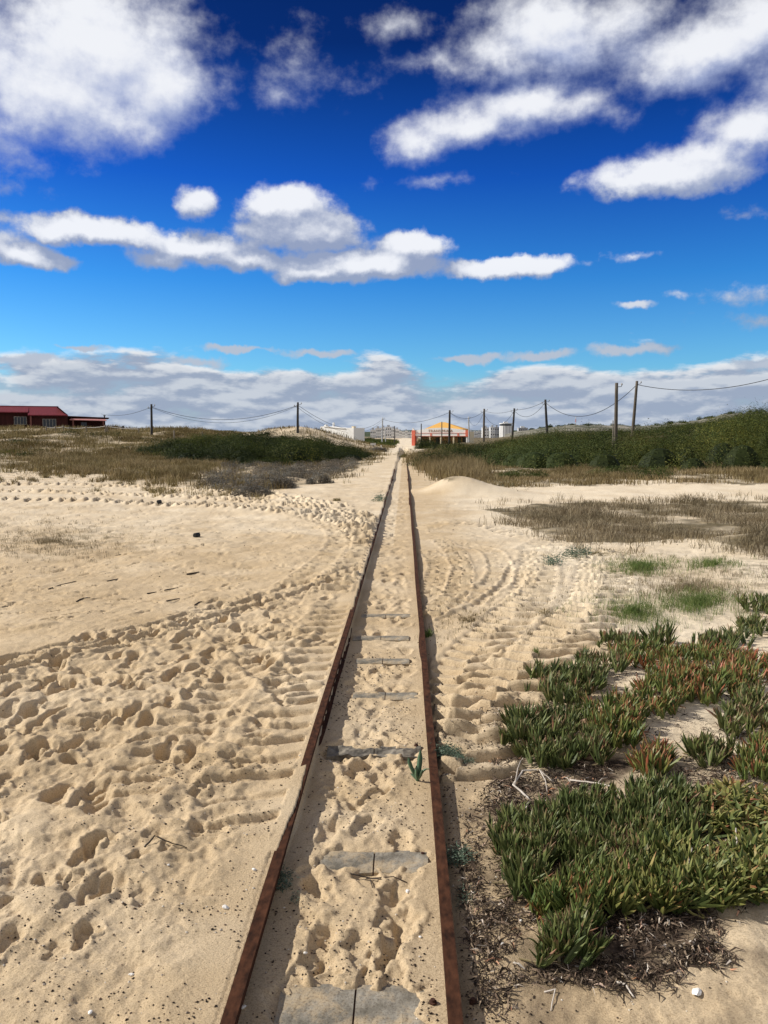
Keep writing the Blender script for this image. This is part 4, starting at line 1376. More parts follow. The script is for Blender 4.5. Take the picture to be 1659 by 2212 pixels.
tag(o, 'small tan stone on bare sand below the spreading reddish plant', 'rock')
# black tins
for px, py, r, lab in [(425, 1160, 0.042, 'round black tin lying on the flat sand left of the track'), (344, 1088, 0.045, 'small black lump among the far wheel tracks')]:
    p = hit(px, py)
    mb = MB()
    n = 16
    mb.tube([(-0.05, 0, 0), (-0.046, 0, 0), (0.046, 0, 0), (0.05, 0, 0)], [r * 0.92, r, r, r * 0.92], n)
    mb.tube([(-0.054, 0, 0), (-0.049, 0, 0)], [r * 0.7, r * 0.7], n)
    o = mb.build('tin', M['black_plastic'])
    o.location = p + np.array([0, 0, r * 0.7])
    o.rotation_euler = (0, 0, 1.1)
    tag(o, lab, 'tin')

# crumbs of dead matter and grit
N_ = 5600
P1 = []
while len(P1) < N_:
    k = rng.integers(0, 4)
    if k == 0:
        x, y = rng.uniform(-1.7, -0.36), 2.2 + rng.random() ** 1.5 * 2.0
    elif k == 1:
        x, y = rng.uniform(-0.29, 0.29), 2.2 + rng.random() ** 1.4 * 4.5
    elif k == 2:
        x, y = 0.37 + rng.random() ** 1.4 * 0.5, 2.2 + rng.random() ** 1.3 * 3.5
    else:
        y = 2.3 + rng.random() ** 1.2 * 15
        x = rng.uniform(-0.55, 0.5) * y
    if fbm(np.array([x * 1.7]), np.array([y * 1.7]), 2)[0] < rng.uniform(-0.5, 0.5):
        continue
    P1.append((x, y))
P1 = np.array(P1)
zz = zg(P1[:, 0], P1[:, 1])
r_ = rng.uniform(0.0012, 0.0042, N_) * (0.85 + 0.14 * P1[:, 1])
oc = np.array([(1, 0, 0), (-1, 0, 0), (0, 1, 0), (0, -1, 0), (0, 0, .7), (0, 0, -.7)], float)
of = np.array([(0, 2, 4), (2, 1, 4), (1, 3, 4), (3, 0, 4), (2, 0, 5), (1, 2, 5), (3, 1, 5), (0, 3, 5)])
V = oc[None] * rng.uniform(0.6, 1.5, (N_, 6, 1))
a = rng.uniform(0, 2 * PI, N_)
V2 = V.copy()
V2[..., 0] = V[..., 0] * np.cos(a)[:, None] - V[..., 1] * np.sin(a)[:, None]
V2[..., 1] = V[..., 0] * np.sin(a)[:, None] + V[..., 1] * np.cos(a)[:, None]
V = V2 * r_[:, None, None] + np.stack([P1[:, 0], P1[:, 1], zz + r_ * 0.3], -1)[:, None]
F = (np.arange(N_)[:, None, None] * 6 + of[None]).reshape(-1, 3)
M['crumb'] = leafy('crumb', [(0, (0.02, 0.015, 0.012)), (0.55, (0.07, 0.05, 0.035)), (0.85, (0.2, 0.14, 0.1)), (0.95, (0.6, 0.55, 0.47))], rough=0.9, transl=0)
kind(np_mesh('grit', V.reshape(-1, 3), F, M['crumb'], attrs={'rnd': np.repeat(rng.random(N_), 6)}), 'stuff', 'dark crumbs and grit scattered over the sand', 'grit')

# strap-leaved plant between the rails
p = hit(902, 1688)
root = empty('strap_plant', p)
tag(root, 'strap-leaved green plant growing between the rails beside the blackened sleeper', 'plant')
for k, (pts, wd) in enumerate([
        ([(0, 0, 0), (0.004, 0.0, .05), (0.012, 0.01, .10), (0.014, 0.01, .155)], .022), ([(0, 0, 0), (-0.02, 0, .045), (-0.038, -.005, .085), (-0.046, -.01, .125)], .018),
        ([(0, 0, 0), (0.02, -.01, .05), (0.045, -.015, .072), (0.072, -.02, .07)], .016), ([(0, 0, 0), (-0.006, -.012, .04), (-0.006, -.016, .085)], .015),
        ([(0, 0, 0), (0.014, -.016, .035), (0.022, -.026, .068)], .014), ([(0, 0, 0), (-0.02, .01, .02), (-0.034, .02, .03)], .012)]):
    pts = np.array(pts)
    V, F = [], []
    n = 9
    for i in range(n):
        t = i / (n - 1) * (len(pts) - 1)
        j = min(int(t), len(pts) - 2)
        c = pts[j] + (pts[j + 1] - pts[j]) * (t - j)
        f = i / (n - 1)
        w_ = wd * 0.5 * (0.75 + 0.5 * math.sin(PI * min(1, f * 1.1)) if f < .75 else 1.2 * max(0.12, (1 - f) / .25) ** .6)
        V += [c + np.array([-w_, 0.002, .001]), c + np.array([0, -0.004, -0.002]), c + np.array([w_, 0.002, .001]), c + np.array([0, 0.003, 0.0])]
    for i in range(n - 1):
        for e in range(4):
            F.append((i * 4 + e, i * 4 + (e + 1) % 4, i * 4 + 4 + (e + 1) % 4, i * 4 + 4 + e))
    np_mesh('leaf', V, np.array(F), M['lily_leaf'], root, {'rnd': np.full(len(V), 0.3 + 0.12 * k)}, smooth=True)

# small grey-green herbs
for k, (px, py, rx_, ry_, n_, hh, mk, lab) in enumerate([
        (970, 1632, 26, 16, 120, .055, 'herb_blue', 'grey green herb against the right rail beside the strap-leaved plant'),
        (1003, 1652, 22, 9, 60, .03, 'herb_blue', 'flat grey green herb spreading out beside the herb at the rail'),
        (990, 1856, 32, 20, 90, .04, 'herb_blue', 'sprawling blue green herb in the rail shade beside the second sleeper'),
        (1000, 1940, 20, 26, 40, .025, 'herb_blue', 'sparse blue green herb in the rail shade below the sprawling one'),
        (612, 1895, 20, 22, 60, .035, 'herb_blue', 'small green herb between the rails against the left rail'),
        (640, 1935, 12, 12, 24, .02, 'herb_blue', 'tiny green herb on sand beside the herb at the left rail'),
        (1245, 1196, 30, 9, 130, .09, 'herb_blue', 'blue green herb at the top of the tractor treads'),
        (1193, 1212, 18, 8, 60, .10, 'herb_blue', 'dark leafy herb left of the blue green one at the treads'),
        (925, 1368, 8, 14, 40, .06, 'grass_green', 'small green tuft against the right rail far from the viewer'),
        (820, 1083, 14, 6, 60, .14, 'herb_blue', 'pale green tuft on sand just left of the track in the distance'),
        (728, 1086, 26, 4, 40, .08, 'grass_olive', 'low olive tuft on sand between tracks and rail'),
        (1113, 1424 + 200, 8, 8, 20, .04, 'grass_green', 'single green tuft in sand beside the broad dark mound'),
        (1157, 1425, 8, 6, 18, .05, 'grass_green', 'single small sprout in the middle of the tractor treads'),
        (1095, 1047, 22, 6, 60, .12, 'herb_blue', 'grey herb on the sand right of the loose heap'),
        (520, 1052, 30, 8, 60, .25, 'grass_olive', 'olive tussock at the edge of the left field')]):
    c0 = hit(px, py)
    r2_ = np.random.default_rng(100 + k)
    a = r2_.uniform(0, 2 * PI, n_)
    rad = np.sqrt(r2_.random(n_))
    cs_ = 1.0 if mk == 'herb_blue' else 0.3
    pts = np.array([flat_xy(px + cs_ * rx_ * r * math.cos(t), py + cs_ * ry_ * r * math.sin(t)) for r, t in zip(rad, a)])
    P = np.concatenate([pts, zg(pts[:, 0], pts[:, 1])[:, None]], 1)
    if mk == 'herb_blue':
        P = np.repeat(P, 6, 0)
        P[:, 2] += np.abs(r2_.normal(size=len(P))) * hh * 0.5
        P[:, :2] += r2_.normal(size=(len(P), 2)) * hh * 0.35
        V, F = leaves_geo(P - c0, np.full(len(P), hh * 0.38) * r2_.uniform(.6, 1.4, len(P)), r2_, np.tile([0, 0, 1.0], (len(P), 1)), 3.2)
        o = np_mesh('herb_plant', V, F, M[mk], None, {'rnd': np.repeat(r2_.random(len(P)), 4)})
    else:
        P = np.repeat(P, 4, 0)
        P[:, :2] += r2_.normal(size=(len(P), 2)) * 0.012
        V, q_, t_, R = blades_geo(P - c0, hh * r2_.uniform(.5, 1.2, len(P)), np.full(len(P), 0.002 + 0.0003 * c0[1]), r2_.uniform(.1, .9, len(P)), r2_)
        o = np_mesh('herb_plant', V, [q_, t_], M[mk], None, {'rnd': R})
    o.location = c0
    tag(o, lab, 'herb', 'small herbs and tufts on the sand')


# ------------------------------------------------------------------ poles and cables
def make_pole(px, ytop, pxb, d, rad, mat, label, arms=0, kindname='utility_pole', cap=True, base_py=None):
    top = at(px, ytop, d)
    bx = at(pxb, 943, d)[0]
    bz = float(zg(bx, d)) - 0.4
    root = empty('utility_pole', (bx, d, bz))
    tag(root, label, 'pole', 'utility poles')
    v = top - np.array([bx, d, bz])
    pts = [v * t + np.array([0.03 * math.sin(3 * t + px), 0, 0]) * t * (1 - t) for t in np.linspace(0, 1, 9)]
    MB().tube(pts, [rad * (1.12 - 0.3 * t) for t in np.linspace(0, 1, 9)], 10).build('pole', mat, root, smooth=True)
    for k in range(arms):
        h = v * (1 - (0.25 + 0.22 * k) / max(2, np.linalg.norm(v)))
        s = 1 if k % 2 == 0 else -1
        MB().tube([h, h + np.array([s * rad * 2.6, 0, 0.02]), h + np.array([s * rad * 2.8, 0, 0.12])], [0.02, 0.02, 0.02], 6).build('bracket', M['cable'], root)
        MB().tube([h + np.array([s * rad * 2.8, 0, z]) for z in (0.10, 0.13, 0.17, 0.19, 0.23)], [0.03, 0.05, 0.05, 0.035, 0.03], 8).build('insulator', M['porcelain'], root, smooth=True)
    return top - np.array([0, 0, 0.28])


W = {}
W['p9'] = make_pole(1332, 827, 1330, 52, 0.115, M['pole_wood'], 'tallest straight grey wooden pole with no cable, on the green hillside', 1)
W['p10'] = make_pole(1376, 823, 1364.5, 66, 0.12, M['pole_wood'], 'leaning wooden pole behind the tall straight one, cable on both sides', 1)
W['p8'] = make_pole(1178, 863, 1184, 84, 0.13, M['pole_dark'], 'dark pole leaning back on the crest where the green hillside begins', 2)
W['p7'] = make_pole(1111, 882, 1105.5, 100, 0.13, M['pole_dark'], 'slanting pole in front of the white apartment tower', 2)
W['p6'] = make_pole(1046, 883, 1045, 112, 0.15, M['pole_wood'], 'upright pole just right of the striped station', 2)
W['p4'] = make_pole(971.5, 886, 970.5, 108, 0.15, M['pole_dark'], 'tall dark pole that crosses the front of the striped station', 1)
W['p5'] = make_pole(1012, 900, 1014, 150, 0.14, M['pole_metal'], 'pale thin pole at the right corner of the striped station', 1)
W['p11'] = make_pole(910, 915, 909.5, 128, 0.09, M['pole_dark'], 'short thin pole before the left part of the station front')
W['p12'] = make_pole(954.5, 911, 954, 128, 0.09, M['pole_wood'], 'short thin pole before the middle of the station front')
W['p3'] = make_pole(826.5, 902, 825, 150, 0.13, M['pole_metal'], 'pale grey pole before the white town', 1)
W['p2'] = make_pole(643.5, 869, 643, 82, 0.12, M['pole_dark'], 'dark pole standing on the sandy dune behind the thicket', 2)
W['p1'] = make_pole(327, 873, 327.5, 84, 0.12, M['pole_dark'], 'dark pole in grass between the thicket and the red cabin', 2)
W['pt'] = make_pole(852.5, 920, 852.5, 190, 0.11, M['pole_dark'], 'small far pole in front of the white town')
W['ps'] = make_pole(833, 926, 833, 170, 0.10, M['pole_metal'], 'short pale post beside the pale grey pole')


def cable(a, b_, sag, r, label):
    a, b_ = np.asarray(a), np.asarray(b_)
    pts = [a + (b_ - a) * t - np.array([0, 0, 4 * sag * t * (1 - t)]) for t in np.linspace(0, 1, 33)]
    o = MB().tube(pts, r, 5).build('power_cable', M['cable'], smooth=True)
    return tag(o, label, 'cable', 'cables between the utility poles')


ex_ = at(1990, 668, 52)
cable(W['p10'], ex_, 2.05, 0.024, 'thick cable from the leaning pole out past the frame edge over the hillside')
cable(W['p8'], W['p10'], 1.9, 0.024, 'cable sagging between the crest pole and the leaning pole')
cable(W['p7'], W['p8'], 1.05, 0.02, 'slack lower cable between the slanting pole and the crest pole')
cable(W['p7'] + np.array([0, 0, .1]), W['p8'] + np.array([0, 0, .12]), 0.25, 0.02, 'taut upper cable between the slanting pole and the crest pole')
cable(W['p6'] - np.array([0, 0, .45]), W['p7'], 1.6, 0.02, 'deeply sagging cable before the white apartment tower')
cable(W['p6'], W['p7'] + np.array([0, 0, .1]), 0.35, 0.017, 'thin taut cable between the upright and the slanting pole')
cable(W['p4'], W['p6'], 0.9, 0.02, 'cable sagging over the right end of the striped station')
cable(W['p5'], W['p6'], 1.6, 0.017, 'slack thin cable from the pale corner pole to the upright pole')
cable(W['p5'], W['p4'], 0.5, 0.015, 'short thin cable from the pale corner pole to the dark pole before the station')
cable(W['p3'], W['p4'], 1.0, 0.022, 'cable rising from the pale grey pole to the dark pole before the station')
cable(W['p2'], W['p3'], 2.1, 0.02, 'upper cable from the dune pole down to the pale grey pole')
cable(W['p2'] - np.array([0, 0, .25]), W['p3'] - np.array([0, 0, .3]), 2.3, 0.016, 'lower thin cable from the dune pole down to the pale grey pole')
cable(W['p1'], W['p2'], 1.35, 0.02, 'upper sagging cable over the thicket')
cable(W['p1'] - np.array([0, 0, .05]), W['p2'] - np.array([0, 0, .05]), 1.62, 0.014, 'lower thin sagging cable over the thicket')


# ------------------------------------------------------------------ fence posts and markers
def post(px, ytop, ybase, d, r, mat, label, name='fence_post', cat='post', group='loose posts in the grass', plate=False):
    b_ = at(px, ybase, d)
    z = float(zg(b_[0], d))
    tz = at(px, ytop, d)[2]
    root = empty(name, (b_[0], d, z - 0.25))
    tag(root, label, cat, group)
    h = max(0.6, tz - z + 0.25)
    MB().tube([(0, 0, 0), (0.01, 0, h * .6), (0, 0, h - .02), (0, 0, h)], [r, r * .95, r * .9, r * .6], 8).build('post', mat, root)
    if plate:
        mb = MB()
        mb.box(-0.28, 0.28, -r - 0.03, -r, h - 0.22, h)
        mb.build('plate', M['white_wood'], root)
    return root


post(266, 920, 940, 96, 0.13, M['pole_dark'], 'dark stub post in grass nearest the cabin')
post(376, 930, 946, 80, 0.08, M['post_wood'], 'pale leaning fence post in grass by the left end of the thicket')
post(437, 932, 940, 84, 0.06, M['post_wood'], 'thin pale post in grass above the thicket end')
post(806, 964, 978, 84, 0.08, M['pole_dark'], 'marker post with a pale board beside the track', 'marker_post', 'marker', plate=True)
post(823.5, 962, 980, 82, 0.06, M['white_wood'], 'white thin marker post beside the track', 'marker_post', 'marker')
post(994, 924 + 4, 965, 50, 0.05, M['post_wood'], 'short pale stake in the scrub left of the tall straight pole') if False else None
post(1323, 908, 960, 53, 0.035, M['post_wood'], 'thin pale stake standing next to the tall straight pole')

# loose rope fence in front of the cabin
root = empty('rope_fence', at(200, 935, 92))
root.location.z = 0
tag(root, 'low rope fence on short pale posts in front of the red cabin', 'fence')
tops = []
for px, yt in [(100, 920), (120, 921), (137, 919), (150, 922), (186, 921), (228, 918), (232, 919), (300, 926)]:
    d = 92
    b_ = at(px, 930, d)
    z = float(zg(b_[0], d))
    tz = max(at(px, yt, d)[2], z + 0.5)
    lx, ly = b_[0] - root.location.x, d - root.location.y
    MB().tube([(lx, ly, z - .2), (lx, ly, tz)], [0.09, 0.08], 7).build('post', M['post_wood'], root)
    tops.append(np.array([lx, ly, tz - 0.12]))
mb = MB()
for a, b_ in zip(tops[:-1], tops[1:]):
    mb.tube([a + (b_ - a) * t - np.array([0, 0, 0.3 * t * (1 - t)]) for t in np.linspace(0, 1, 9)], 0.03, 5)
mb.build('rope', M['white_wood'], root)

# ------------------------------------------------------------------ buildings
def frame_at(d):
    """x and z of a picture direction on the plane y = d"""
    return (lambda px: float(at(px, 943, d)[0])), (lambda py: float(at(874, py, d)[2]))


# red timber cabin
D = 110.0
fx, fz = frame_at(D)
gz = float(zg(fx(100), D)) - 0.5
root = empty('cabin', (fx(60), D, gz), 0.38)
tag(root, 'dark red timber cabin with red metal roof and flat-roofed annex on the dune', 'cabin')
ox, oz = root.location.x, root.location.z
cx_ = lambda px: fx(px) - ox
cz_ = lambda py: fz(py) - oz
mb = MB()
mb.box(cx_(-160), cx_(64), 0.9, 7.0, 0, cz_(888))
mb.box(cx_(64) + .003, cx_(141), 0.0, 7.0, 0, cz_(894.5))
mb.prism([(cx_(136), cz_(894)), (cx_(141), cz_(894)), (cx_(122), cz_(877.5)), (cx_(119), cz_(877.5))], 0.2, 6.8)
mb.build('wall', M['wood_red'], root)
# roof: two slopes with thickness
mb = MB()
for yy, sgn in ((0, 1),):
    for (xa, xb, ye, pe, xr_) in ((-160, 62, 0.35, 889.2, 0), (62, 142, -0.55, 895.6, 0)):
        xr0 = cx_(xa)
        xe = cx_(xb)
        xt = cx_(xb) if xb == 62 else cx_(122)
        zr, ze = cz_(875.6), cz_(pe)
        v = [(xr0, ye, ze), (xe, ye, ze), (xt, 3.4, zr), (xr0, 3.4, zr), (xr0, ye, ze - .14), (xe, ye, ze - .14), (xt, 3.4, zr - .14), (xr0, 3.4, zr - .14)]
        mb.add(v, [(0, 1, 2, 3), (7, 6, 5, 4), (0, 4, 5, 1), (1, 5, 6, 2), (2, 6, 7, 3), (3, 7, 4, 0)])
mb.add([(cx_(-160), 3.403, cz_(875.6)), (cx_(122), 3.403, cz_(875.6)), (cx_(142), 7.4, cz_(895.6)), (cx_(-160), 7.4, cz_(895.6)),
        (cx_(-160), 3.403, cz_(877.6)), (cx_(122), 3.403, cz_(877.6)), (cx_(142), 7.4, cz_(897.6)), (cx_(-160), 7.4, cz_(897.6))],
       [(3, 2, 1, 0), (4, 5, 6, 7), (1, 2, 6, 5), (0, 4, 7, 3)])
roof = mb.build('roof', M['roof_red'], root)
MB().tube([(cx_(-160), 3.4, cz_(875.4)), (cx_(122), 3.4, cz_(875.4))], 0.09, 6).build('ridge_cap', M['roof_red'], roof)
for a, b_, c, d_, yw in ((34, 58, 899, 917, 0.9), (91, 117, 904, 923, 0.0), (-40, -16, 899, 917, .9)):
    w = MB().box(cx_(a), cx_(b_), yw - 0.03, yw + .05, cz_(d_), cz_(c)).build('window', M['dark_glass'], root)
    fr = MB()
    n = 5
    for k in range(n):
        x = cx_(a) + (cx_(b_) - cx_(a)) * k / (n - 1)
        fr.box(x - .045, x + .045, yw - .09, yw - .033, cz_(d_) + .081, cz_(c) - .081)
    fr.box(cx_(a) - .045, cx_(b_) + .045, yw - .09, yw - .033, cz_(c) - .08, cz_(c))
    fr.box(cx_(a) - .045, cx_(b_) + .045, yw - .09, yw - .033, cz_(d_), cz_(d_) + .08)
    fr.build('frame', M['window_wood'], w)
MB().box(cx_(66), cx_(69), -0.45, -0.25, 0, cz_(895.8)).build('post', M['wood_trim'], root)
# annex
MB().box(cx_(141) + .003, cx_(219), 1.2, 6.0, 0, cz_(899.2)).build('annex_wall', M['wood_red'], root)
mb = MB()
za, zb = cz_(896.8), cz_(900.2)
v = [(cx_(139), 0.4, za - .12), (cx_(227), 0.4, zb - .12), (cx_(227), 6.4, zb - .12), (cx_(139), 6.4, za - .12), (cx_(139), 0.4, za), (cx_(227), 0.4, zb), (cx_(227), 6.4, zb), (cx_(139), 6.4, za)]
mb.add(v, [(0, 3, 2, 1), (4, 5, 6, 7), (0, 1, 5, 4), (1, 2, 6, 5), (2, 3, 7, 6), (3, 0, 4, 7)])
mb.build('annex_roof', M['wood_red'], root)
mb = MB()
v = [(cx_(145), -0.9, cz_(905.6)), (cx_(221), -0.9, cz_(907.2)), (cx_(217), 1.1, cz_(901.8)), (cx_(149), 1.1, cz_(901.2))]
v += [(x, y, z - .07) for x, y, z in v]
mb.add(v, [(0, 1, 2, 3), (7, 6, 5, 4), (0, 4, 5, 1), (1, 5, 6, 2), (2, 6, 7, 3), (3, 7, 4, 0)])
mb.build('awning', M['roof_pink'], root)
for px in (152, 214):
    MB().box(cx_(px) - .09, cx_(px) + .09, -0.8, -0.62, 0, cz_(906.8)).build('porch_post', M['wood_trim'], root)
MB().box(cx_(168), cx_(180), 1.14, 1.197, 0.2, cz_(911)).build('door', M['dark_glass'], root)
mb = MB()
mb.tube([(cx_(218.5), 3, cz_(901)), (cx_(218.5), 3, cz_(893.5))], .09, 6)
mb.tube([(cx_(216), 3, cz_(895)), (cx_(221.5), 3, cz_(895))], .05, 5)
mb.build('cable_mast', M['pole_dark'], root)
cable(at(218.5, 894, D + 3), W['p1'], 0.5, 0.02, 'cable between the red cabin annex and the first dark pole')

# white house behind the dune
D = 112.0
fx, fz = frame_at(D)
root = empty('white_house', (fx(728), D, 0.0), -0.6)
tag(root, 'long low whitewashed house with a sloping top edge behind the sandy dune', 'house')
ox = root.location.x
cx_ = lambda px: (fx(px) - ox) * 1.2
mb = MB()
mb.prism([(cx_(689), -0.5), (cx_(766), -0.5), (cx_(766), fz(924.5)), (cx_(756), fz(924.2)), (cx_(748), fz(926)), (cx_(697), fz(920.6)), (cx_(689), fz(921.5))], 0, 2.4)
mb.build('wall', M['whitewash'], root)
MB().box(cx_(692), cx_(695.5), 0.6, 1.1, fz(922), fz(916.5)).build('chimney', M['whitewash'], root)
MB().box(cx_(698.3), cx_(700), 1.8, 2.1, fz(921.5), fz(912)).build('chimney', M['whitewash'], root)
mb = MB()
mb.box(cx_(755.5), cx_(759.5), 0.6, 1.1, fz(925), fz(921.6))
mb.box(cx_(755), cx_(760), 0.55, 1.15, fz(921.6), fz(920.9))
mb.build('chimney', M['cream'], root)
mb = MB()
mb.prism([(cx_(697) + .01, fz(920.2)), (cx_(747.6), fz(925.6)), (cx_(747.6), fz(926.4)), (cx_(697) + .01, fz(921.0))], -0.12, -0.003)
mb.build('coping', M['whitewash'], root)

# striped station hall
D = 158.0
fx, fz = frame_at(D)
root = empty('station', (fx(950), D, float(zg(fx(950), D)) - 0.3), -0.42)
tag(root, 'white fronted station hall with salmon pillars and orange roof beside the line', 'station')
ox, oz = root.location.x, root.location.z
cx_ = lambda px: (fx(px) - ox) * 1.08
cz_ = lambda py: fz(py) - oz
arch = []
for t in np.linspace(0, 1, 19):
    px = 897 + 108.5 * t
    arch.append((cx_(px), cz_(930.6 - 6.6 * math.sin(PI * (0.06 + 0.88 * t)) ** 1.15)))
mb = MB()
mb.prism([(cx_(897), cz_(935.3))] + arch + [(cx_(1005.5), cz_(935.3))], 0.0, 0.35)
mb.build('gable', M['whitewash'], root)
MB().box(cx_(897), cx_(1005.5), -0.06, 0.3, cz_(935.9), cz_(935.3)).build('stripe', M['salmon'], root)
MB().box(cx_(897), cx_(1005.5), 0.0, 0.35, cz_(941.8), cz_(935.9)).build('fascia', M['whitewash'], root)
MB().box(cx_(897), cx_(1005.5), -0.05, 0.3, cz_(942.3), cz_(941.8)).build('stripe', M['salmon'], root)
for px in (931, 989):
    MB().box(cx_(px) - .14, cx_(px) + .14, -0.05, -0.002, cz_(941.8), cz_(936.2)).build('stud', M['salmon'], root)
pl = MB().box(cx_(890), cx_(897) - .003, -0.3, 0.5, -0.3, cz_(929.5)).build('pillar', M['salmon'], root)
MB().prism([(cx_(890.4), cz_(929.4)), (cx_(896), cz_(929.4)), (cx_(892.6), cz_(924.6)), (cx_(891), cz_(924.6))], -0.2, 0.2).build('finial', M['whitewash'], pl)
MB().box(cx_(889.2), cx_(890) - .003, -0.25, 2.9, -0.3, cz_(931)).build('side_wall', M['whitewash'], root)
MB().box(cx_(1005.5) + .003, cx_(1011), -0.3, 0.5, cz_(943), cz_(929.5)).build('pillar', M['salmon'], root)
MB().box(cx_(1010.2), cx_(1011.2), 0.6, 2.9, -0.3, cz_(933)).build('side_wall', M['cream'], root)
for px in (928, 952, 979, 1007):
    MB().box(cx_(px) - .13, cx_(px) + .13, 0.05, 0.3, -0.3, cz_(942.7)).build('column', M['cream'] if px != 1007 else M['whitewash'], root)
bw = MB().box(cx_(897), cx_(1009), 2.7, 2.9, -0.3, cz_(939.4)).build('back_wall', M['orange_brown'], root)
for a, b_ in ((930, 938), (978, 985), (988, 1000)):
    MB().box(cx_(a), cx_(b_), 2.63, 2.697, 0.2, cz_(945)).build('doorway', M['dark_glass'], bw)
mb = MB()
mb.add([(cx_(898), 0.5, -0.3), (cx_(912), 1.2, -0.3), (cx_(912), 1.2, cz_(954)), (cx_(898), 0.5, cz_(946)), (cx_(898), 0.7, -0.3), (cx_(912), 1.4, -0.3), (cx_(912), 1.4, cz_(954)), (cx_(898), 0.7, cz_(946))],
       [(0, 1, 2, 3), (7, 6, 5, 4), (3, 2, 6, 7), (1, 5, 6, 2), (0, 3, 7, 4)])
mb.build('ramp_wall', M['cream'], root)
MB().box(cx_(897), cx_(1009), 0.352, 2.698, cz_(940.5), cz_(939.5)).build('ceiling', M['cream'], root)
mb = MB()
zr, ze = cz_(911.8), cz_(927.0)
v = [(cx_(914), 0.4, ze), (cx_(998), 0.4, ze), (cx_(998), 3.2, ze), (cx_(914), 3.2, ze), (cx_(943), 1.8, zr), (cx_(954), 1.8, zr), (cx_(914), 0.4, ze - .2), (cx_(998), 0.4, ze - .2), (cx_(998), 3.2, ze - .2), (cx_(914), 3.2, ze - .2)]
mb.add(v, [(0, 1, 5, 4), (1, 2, 5), (2, 3, 4, 5), (3, 0, 4), (9, 8, 7, 6), (0, 6, 7, 1), (1, 7, 8, 2), (2, 8, 9, 3), (3, 9, 6, 0)])
mb.build('roof', M['tile_orange'], root)
cu = bpy.data.curves.new('lettering', 'FONT')
cu.body = 'TRANSPRAIA'
cu.size = 0.66
cu.extrude = 0.02
cu.align_x = 'CENTER'
cu.space_character = 1.25
tmp = bpy.data.objects.new('tmp', cu)
COL.objects.link(tmp)
dg = bpy.context.evaluated_depsgraph_get()
me = bpy.data.meshes.new_from_object(tmp.evaluated_get(dg))
bpy.data.objects.remove(tmp)
xs_ = [v.co.x for v in me.vertices]
sc_ = 4.95 / (max(xs_) - min(xs_))
lo = bpy.data.objects.new('lettering', me)
COL.objects.link(lo)
me.materials.clear()
me.materials.append(M['letter'])
lo.parent = root
lo.location = (cx_(951), -0.025, cz_(933.2))
lo.rotation_euler = (PI / 2, 0, 0)
lo.scale = (sc_, 1.0, 1)
# pale mound with planks before the station
stick_p = hit(910, 966)


# ------------------------------------------------------------------ the far town
def block(px0, px1, ptop, d, label, mat='town_white', rows=3, cols=4, roof='town_grey', step=None, win=True):
    fx, fz = frame_at(d)
    root = empty('apartment_block', (fx((px0 + px1) / 2), d, -1.0))
    tag(root, label, 'building', 'buildings of the far town')
    hw = (fx(px1) - fx(px0)) / 2
    h = fz(ptop) + 1.0
    MB().box(-hw, hw, 0, hw * 1.4 + 4, 0, h).build('wall', M[mat], root)
    MB().box(-hw - .2, hw + .2, -0.2, hw * 1.4 + 4.2, h + .003, h + 0.5).build('parapet', M[mat], root)
    MB().box(-hw * .5, hw * .35, hw * .5, hw, h + .503, h + 2.3).build('roof_house', M[roof], root)
    if win:
        for r in range(rows):
            for c in range(cols):
                x = -hw + (c + .5) * 2 * hw / cols
                z = h - 1.9 - r * 3.0
                if z < 2:
                    continue
                MB().box(x - hw / cols * .45, x + hw / cols * .45, -0.06, -0.003, z - .75, z + .65).build('window', M['town_grey'] if r % 2 else M['dark_glass'], root)
    return root


TOWN = [(800, 812, 929.5, 760, 'lowest white block at the left end of the far town'), (810.5, 823, 926, 800, 'white stepped block behind the pale short post'),
        (822, 834, 924.5, 830, 'white block directly behind the pale grey pole'), (833, 846, 922.8, 850, 'highest white block of the left part of the far town'),
        (845, 855, 926.5, 820, 'white block behind the small far pole'), (854, 862, 928.5, 800, 'white block right of the small far pole'),
        (861, 868, 932, 950, 'small white house block left of the tracks vanishing point'), (867, 875, 934, 980, 'low white block straight above the end of the rails'),
        (874, 881, 931.5, 1000, 'little white block just left of the station pillar'), (880, 890, 935, 960, 'low white block touching the station pillar'),
        (1013, 1022, 932.5, 980, 'white block just right of the pale corner pole'), (1021, 1032, 934.5, 960, 'low white block between the corner pole and the upright pole'),
        (1031, 1042, 933, 1000, 'white block left of the upright pole')]
for a, b_, t, d, lab in TOWN:
    block(a, b_, t, d, lab, rows=3, cols=3)
block(1042, 1056, 924.5, 900, 'white apartment block behind the upright pole', rows=4, cols=3)
block(1059, 1069, 922.8, 920, 'narrow white apartment block with a grey neighbour', rows=4, cols=2)
block(1068.5, 1078, 923.5, 935, 'blue grey apartment block between white blocks', 'town_grey', rows=4, cols=2)
block(1120, 1140, 925, 900, 'flat grey building with a white roof box on the hillside', 'town_grey', rows=2, cols=5, roof='town_white')
